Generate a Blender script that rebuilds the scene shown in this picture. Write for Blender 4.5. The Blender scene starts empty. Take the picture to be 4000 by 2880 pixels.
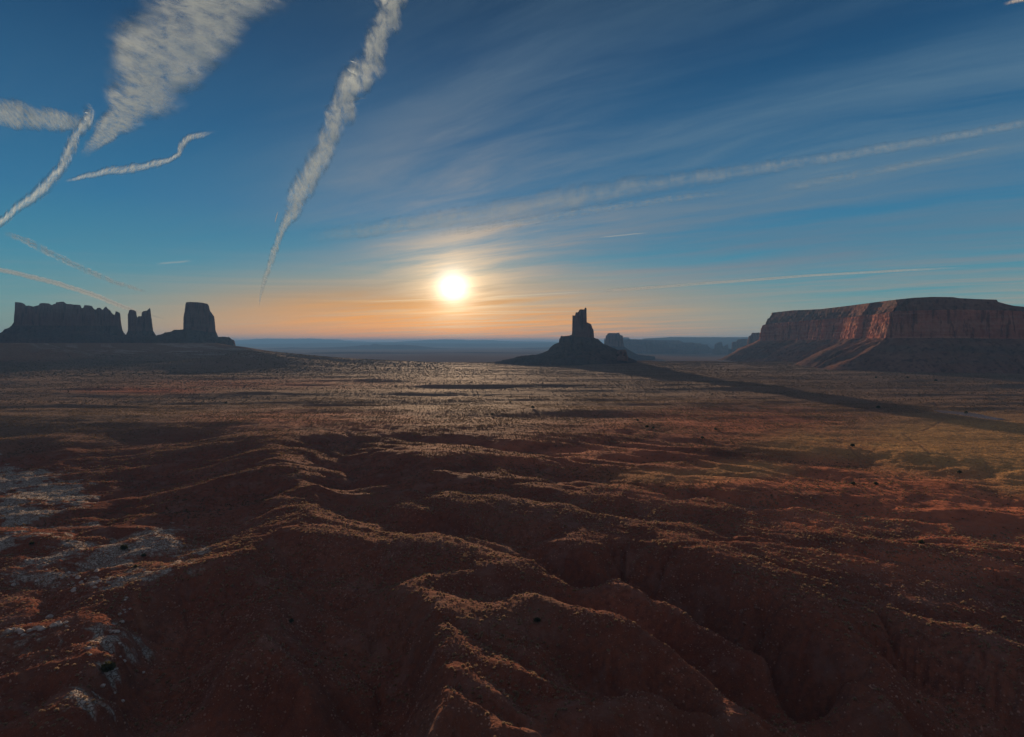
import bpy, math, random
import numpy as np
from mathutils import Vector
C = bpy.context.scene
COL = C.collection
rng = np.random.default_rng(7)
random.seed(7)

# ------------------------------------------------------------------ camera
F = 2384.0                      # focal length in pixels of the 4000 px wide photograph
HOR = 1338.0                    # image row of the true horizon
PITCH = math.atan((1440 - HOR) / F)
EYE = 100.0                     # height above the sagebrush plain
SP, CP = math.sin(PITCH), math.cos(PITCH)
cam = bpy.data.cameras.new('camera')
cam.sensor_width = 36.0
cam.lens = 36.0 * F / 4000
cam.clip_start = 1.0
cam.clip_end = 400000.0
co = bpy.data.objects.new('camera', cam)
co.location = (0, 0, EYE)
co.rotation_euler = (math.pi / 2 - PITCH, 0, 0)
COL.objects.link(co)
C.camera = co


def ray(px, py):
    """direction of a photo pixel, scaled to one metre forward"""
    cx, cy = (px - 2000.0) / F, (1440.0 - py) / F
    Y = CP + cy * SP
    return cx / Y, (-SP + cy * CP) / Y


def at_z(px, py, z):
    tx, tz = ray(px, py)
    Y = (z - EYE) / tz
    return tx * Y, Y


def project(x, y, z):
    """world arrays -> 2268 px wide picture coordinates"""
    zz = z - EYE
    fw = y * CP - zz * SP
    up = y * SP + zz * CP
    k = 2268 / 4000
    return (2000 + F * x / fw) * k, (1440 - F * up / fw) * k


# ------------------------------------------------------------------ sun, sky, exposure
_tx, _tz = ray(1770, 1125)
SUN_AZ = math.atan(_tx)                       # from +Y towards +X
SUN_EL = math.atan(_tz / math.hypot(1, _tx))
SUN = Vector((math.sin(SUN_AZ) * math.cos(SUN_EL), math.cos(SUN_AZ) * math.cos(SUN_EL), math.sin(SUN_EL)))
sl = bpy.data.lights.new('sun', 'SUN')
sl.energy = 5.0
sl.angle = math.radians(0.5)
sl.color = (1.0, 0.67, 0.41)
so = bpy.data.objects.new('sun', sl)
so.rotation_euler = (-SUN).to_track_quat('-Z', 'Y').to_euler()
so.location = (0, 0, 500)
COL.objects.link(so)

C.view_settings.view_transform = 'Standard'
C.view_settings.look = 'None'
C.view_settings.exposure = 0.45
C.view_settings.gamma = 1.0
C.cycles.use_denoising = True
C.cycles.volume_bounces = 0
C.cycles.max_bounces = 6
C.cycles.transparent_max_bounces = 24
C.cycles.sample_clamp_indirect = 4


class NT:
    """small helper round a node tree"""
    def __init__(self, tree):
        self.t = tree
        tree.nodes.clear()

    def n(self, typ, **kw):
        nd = self.t.nodes.new(typ)
        for k, v in kw.items():
            setattr(nd, k, v)
        return nd

    def put(self, sock, v):
        if isinstance(v, bpy.types.NodeSocket):
            self.t.links.new(v, sock)
        elif isinstance(v, bpy.types.Node):
            self.t.links.new(v.outputs[0], sock)
        elif v is not None:
            if sock.type == 'RGBA' and not hasattr(v, '__len__'):
                v = (v, v, v, 1)
            elif sock.type == 'RGBA' and len(v) == 3:
                v = (*v, 1)
            sock.default_value = v

    def m(self, op, a, b=None, c=None, clamp=False):
        nd = self.n('ShaderNodeMath', operation=op)
        nd.use_clamp = clamp
        for i, v in enumerate((a, b, c)):
            if v is not None:
                self.put(nd.inputs[i], v)
        return nd.outputs[0]

    def vm(self, op, a, b=None, scale=None):
        nd = self.n('ShaderNodeVectorMath', operation=op)
        self.put(nd.inputs[0], a)
        if b is not None:
            self.put(nd.inputs[1], b)
        if scale is not None:
            self.put(nd.inputs['Scale'], scale)
        return nd.outputs['Value'] if op in ('DOT_PRODUCT', 'LENGTH') else nd.outputs[0]

    def mix(self, f, a, b, mode='MIX'):
        nd = self.n('ShaderNodeMix', data_type='RGBA', blend_type=mode)
        self.put(nd.inputs[0], f)
        self.put(nd.inputs[6], a)
        self.put(nd.inputs[7], b)
        return nd.outputs[2]

    def ss(self, v, lo, hi, a=0.0, b=1.0):
        nd = self.n('ShaderNodeMapRange', interpolation_type='SMOOTHSTEP')
        for i, x in enumerate((v, lo, hi, a, b)):
            self.put(nd.inputs[i], x)
        return nd.outputs[0]

    def ramp(self, v, stops, interp='LINEAR'):
        nd = self.n('ShaderNodeValToRGB')
        cr = nd.color_ramp
        cr.interpolation = interp
        while len(cr.elements) < len(stops):
            cr.elements.new(0.5)
        for e, (p, c) in zip(cr.elements, stops):
            e.position = p
            e.color = (*c, 1) if hasattr(c, '__len__') else (c, c, c, 1)
        self.put(nd.inputs[0], v)
        return nd.outputs[0]

    def noise(self, vec, scale, detail=4.0, rough=0.55, dist=0.0, dims='3D'):
        nd = self.n('ShaderNodeTexNoise', noise_dimensions=dims)
        self.put(nd.inputs['Vector'], vec)
        nd.inputs['Scale'].default_value = scale
        nd.inputs['Detail'].default_value = detail
        nd.inputs['Roughness'].default_value = rough
        nd.inputs['Distortion'].default_value = dist
        return nd.outputs[0]

    def xyz(self, x, y, z=0.0):
        nd = self.n('ShaderNodeCombineXYZ')
        for i, v in enumerate((x, y, z)):
            self.put(nd.inputs[i], v)
        return nd.outputs[0]


def lin(r, g, b):
    f = lambda c: c / 12.92 if c <= 0.04045 else ((c + 0.055) / 1.055) ** 2.4
    return f(r / 255), f(g / 255), f(b / 255)


world = bpy.data.worlds.new('World')
C.world = world
world.use_nodes = True
w = NT(world.node_tree)
tc = w.n('ShaderNodeTexCoord')
D = w.vm('NORMALIZE', tc.outputs['Generated'])
sep = w.n('ShaderNodeSeparateXYZ')
w.put(sep.inputs[0], D)
dx, dy, dz = sep.outputs
sky = w.n('ShaderNodeTexSky', sky_type='NISHITA')
sky.sun_disc = False
sky.sun_elevation = SUN_EL
sky.sun_rotation = SUN_AZ
sky.altitude = 1600
sky.air_density = 1.0
sky.dust_density = 1.2
sky.ozone_density = 3.0
nish = w.vm('SCALE', sky.outputs[0], scale=0.06)
elev = w.m('MULTIPLY', w.m('ARCSINE', dz), 180 / math.pi)
az = w.m('MULTIPLY', w.m('ARCTAN2', dx, dy), 180 / math.pi)
daz = w.m('SUBTRACT', az, math.degrees(SUN_AZ))
# clear blue part of the sky by elevation (0..90 degrees mapped on 0..1)
blue = w.ramp(w.m('DIVIDE', elev, 90.0), [
    (0.000, lin(112, 160, 150)), (0.035, lin(92, 150, 156)), (0.075, lin(66, 136, 160)), (0.13, lin(50, 114, 152)),
    (0.20, lin(38, 92, 132)), (0.27, lin(28, 72, 110)), (0.34, lin(20, 53, 84)), (0.45, lin(80, 81, 90)), (1.0, lin(99, 92, 95))])
# the antisolar half, never in the picture, is paler and pinker
back = w.ss(dy, 0.15, -0.5)
blue = w.mix(back, blue, w.ramp(w.m('DIVIDE', elev, 90.0), [(0, lin(112, 94, 94)), (0.25, lin(100, 88, 92)), (1, lin(84, 80, 86))]))
base = w.mix(0.06, blue, nish)
# warm glow low round the sun
gx = w.m('DIVIDE', daz, w.m('ADD', 19.0, w.m('MULTIPLY', w.m('SUBTRACT', 6.0, elev, clamp=False), 1.0)))
gx = w.m('POWER', w.m('ABSOLUTE', gx), 2.4)
warm_h = w.m('EXPONENT', w.m('MULTIPLY', gx, -1.0))
warm_v = w.ss(elev, 10.0, 2.2)
warm = w.m('MULTIPLY', warm_h, warm_v, clamp=True)
warmcol = w.ramp(w.m('DIVIDE', elev, 10.0), [(0.0, (1.5, 0.45, 0.01)), (0.16, (1.15, 0.41, 0.03)), (0.38, lin(224, 154, 70)), (0.62, lin(170, 158, 130)), (1.0, lin(120, 145, 155))])
base = w.mix(w.m('MULTIPLY', warm, 1.0), base, warmcol)
# cirrus in perspective on a high plane
inv = w.m('DIVIDE', 1.0, w.m('ADD', w.m('MAXIMUM', dz, 0.0), 0.035))
px_, py_ = w.m('MULTIPLY', dx, inv), w.m('MULTIPLY', dy, inv)
ca, sa = math.cos(math.radians(-52.8)), math.sin(math.radians(-52.8))
al = w.m('ADD', w.m('MULTIPLY', px_, sa), w.m('MULTIPLY', py_, ca))
ac = w.m('SUBTRACT', w.m('MULTIPLY', px_, ca), w.m('MULTIPLY', py_, sa))
wob = w.noise(w.xyz(w.m('MULTIPLY', al, 0.35), w.m('MULTIPLY', ac, 0.5)), 1.0, 3)
ac2 = w.m('ADD', ac, w.m('MULTIPLY', w.m('SUBTRACT', wob, 0.5), 1.1))
c1 = w.noise(w.xyz(w.m('MULTIPLY', al, 0.30), w.m('MULTIPLY', ac2, 1.25), 3.0), 1.0, 7, 0.62)
c2 = w.noise(w.xyz(w.m('MULTIPLY', al, 0.10), w.m('MULTIPLY', ac2, 0.42), 9.0), 1.0, 4, 0.5)
c3 = w.noise(w.xyz(w.m('MULTIPLY', al, 1.2), w.m('MULTIPLY', ac2, 6.5), 1.0), 1.0, 5, 0.65)
veil = w.m('MULTIPLY', w.ss(c1, 0.30, 0.68), w.ss(c2, 0.14, 0.52))
veil = w.m('ADD', w.m('MULTIPLY', veil, 1.0), w.m('MULTIPLY', w.m('MULTIPLY', w.ss(c3, 0.48, 0.8), veil), 0.5))
lr = w.ss(az, -30.0, 4.0, 0.12, 1.0)              # the clear western part against the veiled rest
ve = w.m('MULTIPLY', w.ss(elev, -1.0, 4.0, 0.8, 1.0), w.ss(elev, 12.0, 27.0, 1.0, 0.36))
veil = w.m('MULTIPLY', w.m('MULTIPLY', veil, lr), ve, clamp=True)
near = w.vm('DOT_PRODUCT', D, tuple(SUN))
ang = w.m('MULTIPLY', w.m('ARCCOSINE', w.m('MINIMUM', near, 1.0)), 180 / math.pi)
vw = w.m('EXPONENT', w.m('MULTIPLY', ang, -0.17))
veilcol = w.mix(vw, w.mix(w.ss(elev, 2.0, 9.0), lin(150, 152, 142), lin(92, 122, 144)), lin(240, 196, 142))
skyc = w.mix(w.m('MULTIPLY', veil, 0.92), base, veilcol)
# fine bright and dark banding close to the horizon
bands = w.noise(w.xyz(w.m('MULTIPLY', az, 0.05), w.m('MULTIPLY', w.m('ADD', elev, w.m('MULTIPLY', az, -0.022)), 2.3)), 1.0, 5, 0.6)
bw = w.m('MULTIPLY', w.ss(bands, 0.42, 0.72), w.m('MULTIPLY', w.ss(elev, 9.0, 2.0), w.ss(w.m('ABSOLUTE', daz), 46.0, 8.0, 0.25, 1.0)))
skyc = w.mix(w.m('MULTIPLY', bw, 0.36), skyc, w.mix(warm, lin(150, 150, 140), lin(240, 186, 120)))
def streak(a, b, half, gain):
    """a thin bright cloud line along the great circle between two points of the sky"""
    va, vb = (Vector((*(lambda r: (r[0], 1.0, r[1]))(ray(p[0] * 4000 / 2268, p[1] * 4000 / 2268)),)).normalized() for p in (a, b))
    nn = va.cross(vb).normalized()
    mid, tn = (va + vb).normalized(), (vb - va).normalized()
    hl = (vb - va).length / 2
    wv = w.noise(w.xyz(w.m('MULTIPLY', w.vm('DOT_PRODUCT', D, tuple(tn)), 90.0), 0.0), 1.0, 3)
    off = w.m('ABSOLUTE', w.m('ADD', w.vm('DOT_PRODUCT', D, tuple(nn)), w.m('MULTIPLY', w.m('SUBTRACT', wv, 0.5), half * 1.5)))
    ln = w.m('ABSOLUTE', w.vm('DOT_PRODUCT', D, tuple(tn)))
    front = w.m('GREATER_THAN', w.vm('DOT_PRODUCT', D, tuple(mid)), 0.5)
    return w.m('MULTIPLY', w.m('MULTIPLY', w.m('MULTIPLY', w.ss(off, half, half * 0.2), w.ss(ln, hl, hl * 0.4)), front), gain)


stk = None
for a_s, b_s, h_s, g_s in (((790, 670), (1010, 660), .0009, .6), ((1020, 662), (1330, 645), .0009, .5), ((940, 690), (1250, 690), .0012, .45), ((600, 702), (1000, 694), .0010, .3),
                           ((900, 700), (1500, 684), .0013, .3), ((640, 722), (1120, 716), .0016, .25), ((1100, 610), (1000, 617), .0008, .3), ((940, 716), (1380, 705), .0010, .3), ((420, 720), (640, 716), .0012, .3),
                           ((340, 585), (430, 578), .002, .25), ((1320, 527), (1440, 515), .0013, .3)):
    v_ = streak(a_s, b_s, h_s, g_s)
    stk = v_ if stk is None else w.m('ADD', stk, v_)
skyc = w.mix(w.m('MINIMUM', stk, 1.0), skyc, w.mix(vw, lin(190, 178, 160), lin(255, 226, 170)))
# aureole and the blown out disc of the sun itself
au = w.m('ADD', w.m('MULTIPLY', w.m('EXPONENT', w.m('MULTIPLY', ang, -0.50)), 0.95), w.m('MULTIPLY', w.m('EXPONENT', w.m('MULTIPLY', ang, -0.15)), 0.15))
disc = w.m('EXPONENT', w.m('MULTIPLY', w.m('POWER', w.m('DIVIDE', ang, 1.18), 1.7), -1.0))
au = w.m('MULTIPLY', au, w.m('ADD', 0.62, w.m('ADD', w.m('MULTIPLY', veil, 0.7), w.m('MULTIPLY', bw, 0.5))))
aur = w.vm('SCALE', (1.0, 0.70, 0.38), scale=au)
dsc = w.vm('SCALE', (1.5, 1.4, 1.25), scale=disc)
skyc = w.vm('ADD', skyc, aur)
skyc = w.vm('ADD', skyc, dsc)
bg = w.n('ShaderNodeBackground')
w.put(bg.inputs[0], skyc)
bg.inputs[1].default_value = 0.75
wo = w.n('ShaderNodeOutputWorld')
w.put(wo.inputs[0], bg.outputs[0])


# ------------------------------------------------------------------ numpy helpers
_T = rng.random((256, 256)).astype(np.float32)


def vnoise(x, y):
    xi, yi = np.floor(x).astype(np.int64), np.floor(y).astype(np.int64)
    fx, fy = (x - xi).astype(np.float32), (y - yi).astype(np.float32)
    fx = fx * fx * fx * (fx * (fx * 6 - 15) + 10)
    fy = fy * fy * fy * (fy * (fy * 6 - 15) + 10)
    a, b = xi & 255, yi & 255
    a1, b1 = (xi + 1) & 255, (yi + 1) & 255
    return (_T[a, b] * (1 - fx) + _T[a1, b] * fx) * (1 - fy) + (_T[a, b1] * (1 - fx) + _T[a1, b1] * fx) * fy


def fbm(x, y, octs=4, gain=0.5, ridged=False):
    s, amp, tot = 0.0, 1.0, 0.0
    for k in range(octs):
        v = vnoise(x * 2.03 ** k + 17.3 * k, y * 2.03 ** k - 9.1 * k)
        if ridged:
            v = 1 - np.abs(2 * v - 1)
        s = s + amp * v
        tot += amp
        amp *= gain
    return s / tot - 0.5


def sstep(v, a, b):
    t = np.clip((v - a) / (b - a), 0, 1)
    return t * t * (3 - 2 * t)


def mesh_np(name, verts, faces, smooth=True):
    """verts (n,3); faces (m,3) or (m,4) index array"""
    me = bpy.data.meshes.new(name)
    verts = np.ascontiguousarray(verts, dtype=np.float32)
    faces = np.ascontiguousarray(faces, dtype=np.int32)
    k = faces.shape[1]
    me.vertices.add(len(verts))
    me.vertices.foreach_set('co', verts.ravel())
    me.loops.add(faces.size)
    me.loops.foreach_set('vertex_index', faces.ravel())
    me.polygons.add(len(faces))
    me.polygons.foreach_set('loop_start', np.arange(0, faces.size, k, dtype=np.int32))
    me.polygons.foreach_set('loop_total', np.full(len(faces), k, dtype=np.int32))
    me.polygons.foreach_set('use_smooth', np.full(len(faces), smooth))
    me.update(calc_edges=True)
    return me


def attr(me, name, vals):
    a = me.attributes.new(name, 'FLOAT', 'POINT')
    a.data.foreach_set('value', np.ascontiguousarray(vals, dtype=np.float32).ravel())


def link(name, me, mat=None, parent=None, loc=None):
    o = bpy.data.objects.new(name, me)
    COL.objects.link(o)
    if mat is not None:
        me.materials.append(mat)
    if parent is not None:
        o.parent = parent
    if loc is not None:
        o.location = loc
    return o


def tag(o, label=None, cat=None, group=None, kind=None):
    for k, v in (('label', label), ('category', cat), ('group', group), ('kind', kind)):
        if v:
            o[k] = v
    return o


def thing(name, label, cat, loc=(0, 0, 0), group=None):
    o = bpy.data.objects.new(name, None)
    COL.objects.link(o)
    o.location = loc
    return tag(o, label, cat, group)


def grid_faces(nr, nc, off=0):
    i = np.arange(nr - 1)[:, None] * nc + np.arange(nc - 1)[None, :]
    return np.stack([i, i + 1, i + nc + 1, i + nc], -1).reshape(-1, 4) + off


def new_mat(name):
    m = bpy.data.materials.new(name)
    m.use_nodes = True
    return m, NT(m.node_tree)


def finish(t, col, rough=0.9, bump=None, bdist=1.0, bstr=1.0, spec=0.15):
    if spec < 0.2:                                    # dry earth and rock: no sheen at all
        b = t.n('ShaderNodeBsdfDiffuse')
        t.put(b.inputs['Color'], col)
    else:
        b = t.n('ShaderNodeBsdfPrincipled')
        t.put(b.inputs['Base Color'], col)
        b.inputs['Roughness'].default_value = rough
        b.inputs['Specular IOR Level'].default_value = spec
    if bump is not None:
        bn = t.n('ShaderNodeBump')
        bn.inputs['Strength'].default_value = bstr
        bn.inputs['Distance'].default_value = bdist
        t.put(bn.inputs['Height'], bump)
        t.t.links.new(bn.outputs[0], b.inputs['Normal'])
    o = t.n('ShaderNodeOutputMaterial')
    t.put(o.inputs[0], b.outputs[0])
    return b


# ------------------------------------------------------------------ terrain
# crest and gully lines of the badlands: (x, y) in a 2268 px wide view of the photograph and the height of the ground there
LINES = [
    # left scarp of the plain and its pit with pale rock
    [(-260, 925, -1), (0, 928, -1), (60, 934, -1), (120, 945, -2), (160, 934, -1), (230, 940, -1), (300, 936, -1), (390, 945, -2), (440, 925, -1), (520, 915, -1)],
    [(130, 945, -2), (112, 960, -4), (140, 985, -7), (150, 1000, -10)],
    [(-260, 1010, -15), (0, 1000, -13), (60, 1010, -14)],
    [(200, 1000, -14), (330, 985, -12), (420, 975, -9)],
    [(-260, 1060, -16.5), (0, 1060, -16.5), (60, 1062, -16.5), (120, 1085, -17.5), (180, 1080, -16.5)],
    [(-260, 1130, -20.0), (0, 1120, -19.0), (100, 1150, -20.0), (200, 1150, -20.0)],
    [(0, 1200, -21.5), (120, 1210, -21.5), (230, 1225, -22.0), (330, 1215, -21.5), (390, 1195, -20.5)],
    [(-200, 1290, -25.0), (60, 1290, -25.0), (190, 1285, -24.0), (280, 1290, -24.0), (330, 1300, -24.0)],
    [(0, 1390, -26.0), (130, 1390, -26.0), (220, 1370, -24.0), (290, 1390, -26.0)],
    [(-150, 1480, -28.0), (60, 1470, -27.5), (160, 1440, -26.0), (200, 1420, -26.0)],
    [(60, 1580, -30.5), (130, 1520, -28.5), (220, 1480, -27.5), (280, 1450, -27.5)],
    [(-60, 1660, -33.0), (100, 1640, -33.0), (200, 1590, -32.0), (270, 1540, -31.0)],
    # spurs pointing left out of the divide
    [(560, 960, -3), (500, 985, -6), (440, 1005, -10)],
    [(585, 985, -4), (520, 1020, -8), (440, 1032, -13)],
    [(600, 1015, -5), (540, 1050, -8), (470, 1075, -13), (390, 1100, -18)],
    [(520, 1000, -11), (440, 1018, -14)],
    [(560, 1030, -11), (460, 1052, -16), (360, 1075, -19)],
    # main divide
    [(600, 910, -1), (575, 950, -3), (610, 1005, -5), (660, 1040, -6.5), (700, 1070, -8), (705, 1090, -9), (690, 1120, -10.5), (640, 1165, -12.5), (590, 1192, -14), (500, 1238, -17), (430, 1273, -20), (350, 1318, -24), (280, 1365, -28)],
    [(625, 1078, -13), (560, 1100, -18), (470, 1125, -21), (380, 1155, -23)],
    [(520, 1180, -23), (430, 1215, -25), (390, 1240, -26)],
    [(430, 1330, -33), (370, 1400, -38), (330, 1480, -42), (310, 1560, -46), (290, 1660, -49)],
    # hollow right of the divide
    [(760, 985, -12), (770, 1040, -17), (745, 1090, -19), (760, 1130, -20), (850, 1165, -21.5)],
    [(700, 965, -4), (820, 965, -4), (870, 990, -6)],
    # soft mound
    [(640, 1165, -11.5), (680, 1182, -12.5), (760, 1196, -14.5), (850, 1210, -17.0), (885, 1236, -19.0), (960, 1268, -21.0), (1010, 1272, -22.0)],
    [(620, 1225, -22), (700, 1262, -26), (800, 1290, -28), (860, 1300, -28)],
    # small sunlit spur
    [(640, 1290, -23.5), (615, 1335, -24.0), (580, 1385, -25.0), (545, 1440, -26.5), (510, 1478, -28.0), (485, 1505, -30.5)],
    [(545, 1470, -27.5), (600, 1495, -29.0), (650, 1512, -30.5), (695, 1545, -33.5)],
    [(480, 1420, -38), (430, 1500, -43), (400, 1600, -48)],
    [(680, 1390, -34), (720, 1440, -38), (800, 1480, -41), (840, 1540, -44), (760, 1620, -48)],
    [(560, 1560, -43), (620, 1620, -48)],
    # bushy ridge at the bottom
    [(890, 1290, -19.5), (930, 1335, -20), (955, 1400, -20.8), (975, 1470, -21.7), (985, 1525, -22.6), (965, 1580, -23.6), (930, 1640, -24.6), (890, 1700, -26)],
    [(870, 1420, -35), (900, 1500, -40), (890, 1580, -44), (850, 1660, -48)],
    [(1090, 1345, -19.5), (1180, 1368, -19.8), (1250, 1395, -20.5), (1310, 1438, -21.3), (1400, 1488, -22.5), (1470, 1528, -23.5), (1540, 1570, -24.5), (1610, 1630, -26)],
    [(1040, 1400, -21), (1060, 1500, -22.5), (1080, 1580, -23.5), (1090, 1680, -24.5)],
    [(1150, 1468, -22.3), (1230, 1518, -23.5), (1310, 1568, -24.8), (1370, 1620, -26)],
    [(1120, 1420, -24), (1200, 1448, -29), (1300, 1518, -34), (1420, 1590, -38), (1520, 1660, -42)],
    [(1000, 1310, -23.5), (1090, 1320, -25.0), (1150, 1332, -27.0), (1230, 1366, -30.0), (1330, 1415, -34.0), (1450, 1475, -38.0), (1560, 1535, -41.0), (1680, 1610, -45.0)],
    # sunlit rim above the ravine
    [(960, 1268, -18.5), (1060, 1258, -17.5), (1122, 1266, -17.5), (1171, 1296, -17.8), (1244, 1331, -18.5), (1311, 1352, -19.5), (1409, 1373, -20.5), (1454, 1413, -21.5), (1506, 1440, -22.3), (1590, 1510, -24.5), (1640, 1550, -25.5), (1720, 1620, -27.5)],
    # ravine
    [(850, 1165, -24.5), (943, 1188, -27.0), (1034, 1208, -30.0), (1108, 1236, -33.0), (1165, 1262, -35.0), (1250, 1318, -38.0), (1310, 1344, -40.0), (1440, 1378, -42.0), (1530, 1440, -46.0), (1640, 1530, -49.0), (1760, 1620, -53.0)],
    # far bank of the ravine
    [(960, 1173, -18), (1060, 1189, -18.8), (1130, 1213, -19.5), (1190, 1243, -20.3), (1270, 1289, -21), (1340, 1313, -21.7), (1420, 1336, -22.3), (1474, 1364, -23), (1527, 1391, -24), (1590, 1425, -25), (1625, 1446, -26)],
    [(1612, 1400, -30), (1690, 1400, -31)],
    [(1630, 1430, -37), (1690, 1470, -40), (1740, 1540, -44), (1820, 1610, -48)],
    # rim of the great shaded slope
    [(830, 1000, -6), (900, 1020, -6), (960, 1035, -6.5), (1038, 1050, -7), (1087, 1060, -7.5), (1157, 1074, -8.2), (1202, 1071, -8), (1262, 1089, -9), (1332, 1102, -9.6), (1402, 1127, -10.5), (1472, 1155, -11.4), (1530, 1173, -12.2), (1640, 1205, -13), (1700, 1228, -13.8), (1800, 1262, -15.2)],
    [(880, 1070, -11), (1000, 1110, -12.5), (1120, 1130, -13), (1250, 1160, -14), (1400, 1215, -16.2), (1560, 1280, -17.3), (1750, 1360, -19), (1960, 1450, -21.5)],
    [(900, 1120, -13.5), (1100, 1170, -15.6), (1300, 1240, -18), (1500, 1330, -19.4), (1700, 1430, -21)],
    # low ridges between plain and slope
    [(700, 930, -1), (860, 945, -2), (960, 965, -3), (1060, 970, -3.5), (1160, 985, -4), (1260, 985, -4)],
    [(800, 965, -6), (900, 980, -7)],
    [(1000, 980, -7), (1100, 995, -8), (1240, 998, -7), (1400, 1005, -7), (1500, 1020, -7)],
    [(860, 1000, -4.5), (980, 990, -4), (1060, 982, -4), (1120, 985, -4.2)],
    [(1000, 1025, -5.5), (1120, 1010, -5), (1260, 1020, -5.5), (1400, 1035, -6), (1560, 1045, -6.5)],
    [(1050, 1040, -9), (1200, 1045, -10), (1350, 1065, -10.5)],
    [(1380, 1075, -6.5), (1480, 1078, -7), (1560, 1060, -6.5), (1700, 1055, -6)],
    [(1300, 1000, -4), (1450, 1000, -4), (1600, 1010, -4)],
    # right: red ground in the sun and its lower edge
    [(1500, 1085, -7), (1620, 1095, -7), (1754, 1105, -7.5), (1894, 1117, -8), (2020, 1126, -8.5), (2174, 1144, -9), (2300, 1160, -9.5), (2500, 1190, -10)],
    [(1650, 1130, -10), (1800, 1150, -11), (1960, 1165, -11.6), (2140, 1190, -12.6), (2320, 1215, -13.6)],
    [(1860, 1165, -10.0), (1985, 1194, -11.5), (2034, 1219, -13.0), (2097, 1280, -16.5), (2180, 1320, -18.5)],
    [(2110, 1170, -9.0), (2200, 1200, -10.5), (2300, 1230, -12.0), (2450, 1290, -15.5)],
    [(1830, 1220, -14.4), (1930, 1260, -16), (2040, 1320, -18.3)],
    [(2080, 1230, -14), (2200, 1290, -16.5), (2330, 1350, -19)],
    [(1900, 1330, -18.5), (2050, 1400, -21), (2220, 1470, -23.5), (2400, 1540, -27)],
    [(1870, 1498, -25.5), (1912, 1525, -26.3), (1982, 1576, -27.3), (2010, 1630, -28.3), (2030, 1690, -30)],
    [(1990, 1480, -32.5), (2080, 1540, -35.5), (2170, 1620, -39.5)],
    [(2160, 1580, -36.0), (2260, 1640, -39.0)],
    [(1000, 1330, -20), (1030, 1360, -20.3), (1130, 1385, -20.5), (1220, 1430, -21.5)],
    [(1010, 1450, -21.8), (1100, 1470, -22.3), (1180, 1520, -23.2), (1260, 1580, -24.6)],
    [(1000, 1560, -23.2), (1130, 1560, -23.6), (1200, 1630, -24.8)],
    # small hill with shaded folds
    [(1765, 1000, -3), (1840, 992, -2), (1910, 1000, -3)],
    [(1760, 1022, -7), (1850, 1020, -7.5), (1920, 1030, -7.5)],
    [(1780, 1040, -6), (1880, 1045, -6.5)],
    [(1770, 1062, -9), (1860, 1068, -9)],
    [(1980, 1000, -1), (2120, 1020, -1.5), (2300, 1040, -2)],
    [(2000, 1070, -4.5), (2140, 1090, -5.5), (2300, 1100, -6)],
    # foot of the slopes towards the viewer, below the frame
    [(-100, 1800, -47), (400, 1800, -53), (800, 1800, -53), (1100, 1790, -38), (1400, 1790, -46), (1800, 1800, -52), (2300, 1790, -48)],
    # the plain
    [(-500, 890, 0), (0, 895, 0), (400, 893, 0), (800, 905, -0.5), (1200, 930, -1), (1500, 960, -1.5), (1700, 965, -1.5), (2000, 960, -0.5), (2300, 965, 0), (2700, 965, 0)],
    [(-500, 850, 4), (0, 850, 3), (500, 850, 2), (1000, 855, 0), (1500, 870, 0), (2000, 880, 0), (2700, 890, 0)],
    [(-500, 818, 12), (0, 818, 10), (500, 818, 6), (900, 822, 0), (1300, 826, -3), (1700, 832, 0), (2100, 838, 2), (2700, 840, 2)],
    # rise below the left buttes
    [(-700, 795, 30), (0, 795, 30), (300, 797, 26), (520, 799, 18), (700, 803, 10), (900, 808, 1), (1100, 812, -5)],
    [(-700, 774, 66), (0, 774, 66), (200, 777, 62), (380, 775, 64), (500, 778, 58), (580, 786, 46)],
    [(-700, 752, 111), (0, 758, 98), (180, 757, 100), (300, 757, 100), (480, 759, 97), (530, 763, 89), (560, 770, 78), (640, 786, 42), (760, 794, 22), (900, 800, 8)],
    [(1400, 812, -5), (1600, 818, -1), (1700, 822, 3), (2000, 826, 4), (2400, 826, 4)],
]
pts = []
for L in LINES:
    for (a, b) in zip(L[:-1], L[1:]):
        n = max(1, int(math.hypot(b[0] - a[0], b[1] - a[1]) / 26))
        n = min(n, 9)
        for k in range(n):
            t = k / n
            pts.append([a[i] + (b[i] - a[i]) * t for i in range(3)])
    pts.append(list(L[-1]))
K = 4000 / 2268
cp = []
for X, Yp, z in pts:
    if Yp < 766:                                  # level with the eye: place by distance instead
        tx_, tz_ = ray(X * K, Yp * K)
        x, y, z = tx_ * 3150, 3150.0, EYE + tz_ * 3150
    else:
        x, y = at_z(X * K, Yp * K, z)
        z = z + 0.030 * max(0.0, 450.0 - y)
        x, y = at_z(X * K, Yp * K, z)
    cp.append((math.atan2(x, y), math.log(math.hypot(x, y)), z))
for Xp, Yp, dist in ((560, 771, 3200), (600, 779, 3250), (650, 786, 3250), (700, 791, 3250), (800, 797, 3250), (900, 802, 3250), (600, 781, 3480), (700, 793, 3480), (800, 799, 3480), (900, 803, 3480), (620, 784, 2700), (720, 795, 2700)):
    tx_, tz_ = ray(Xp * K, Yp * K)
    cp.append((math.atan(tx_), math.log(math.hypot(tx_ * dist, dist)), EYE + tz_ * dist))
cp = np.array(cp)
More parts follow.
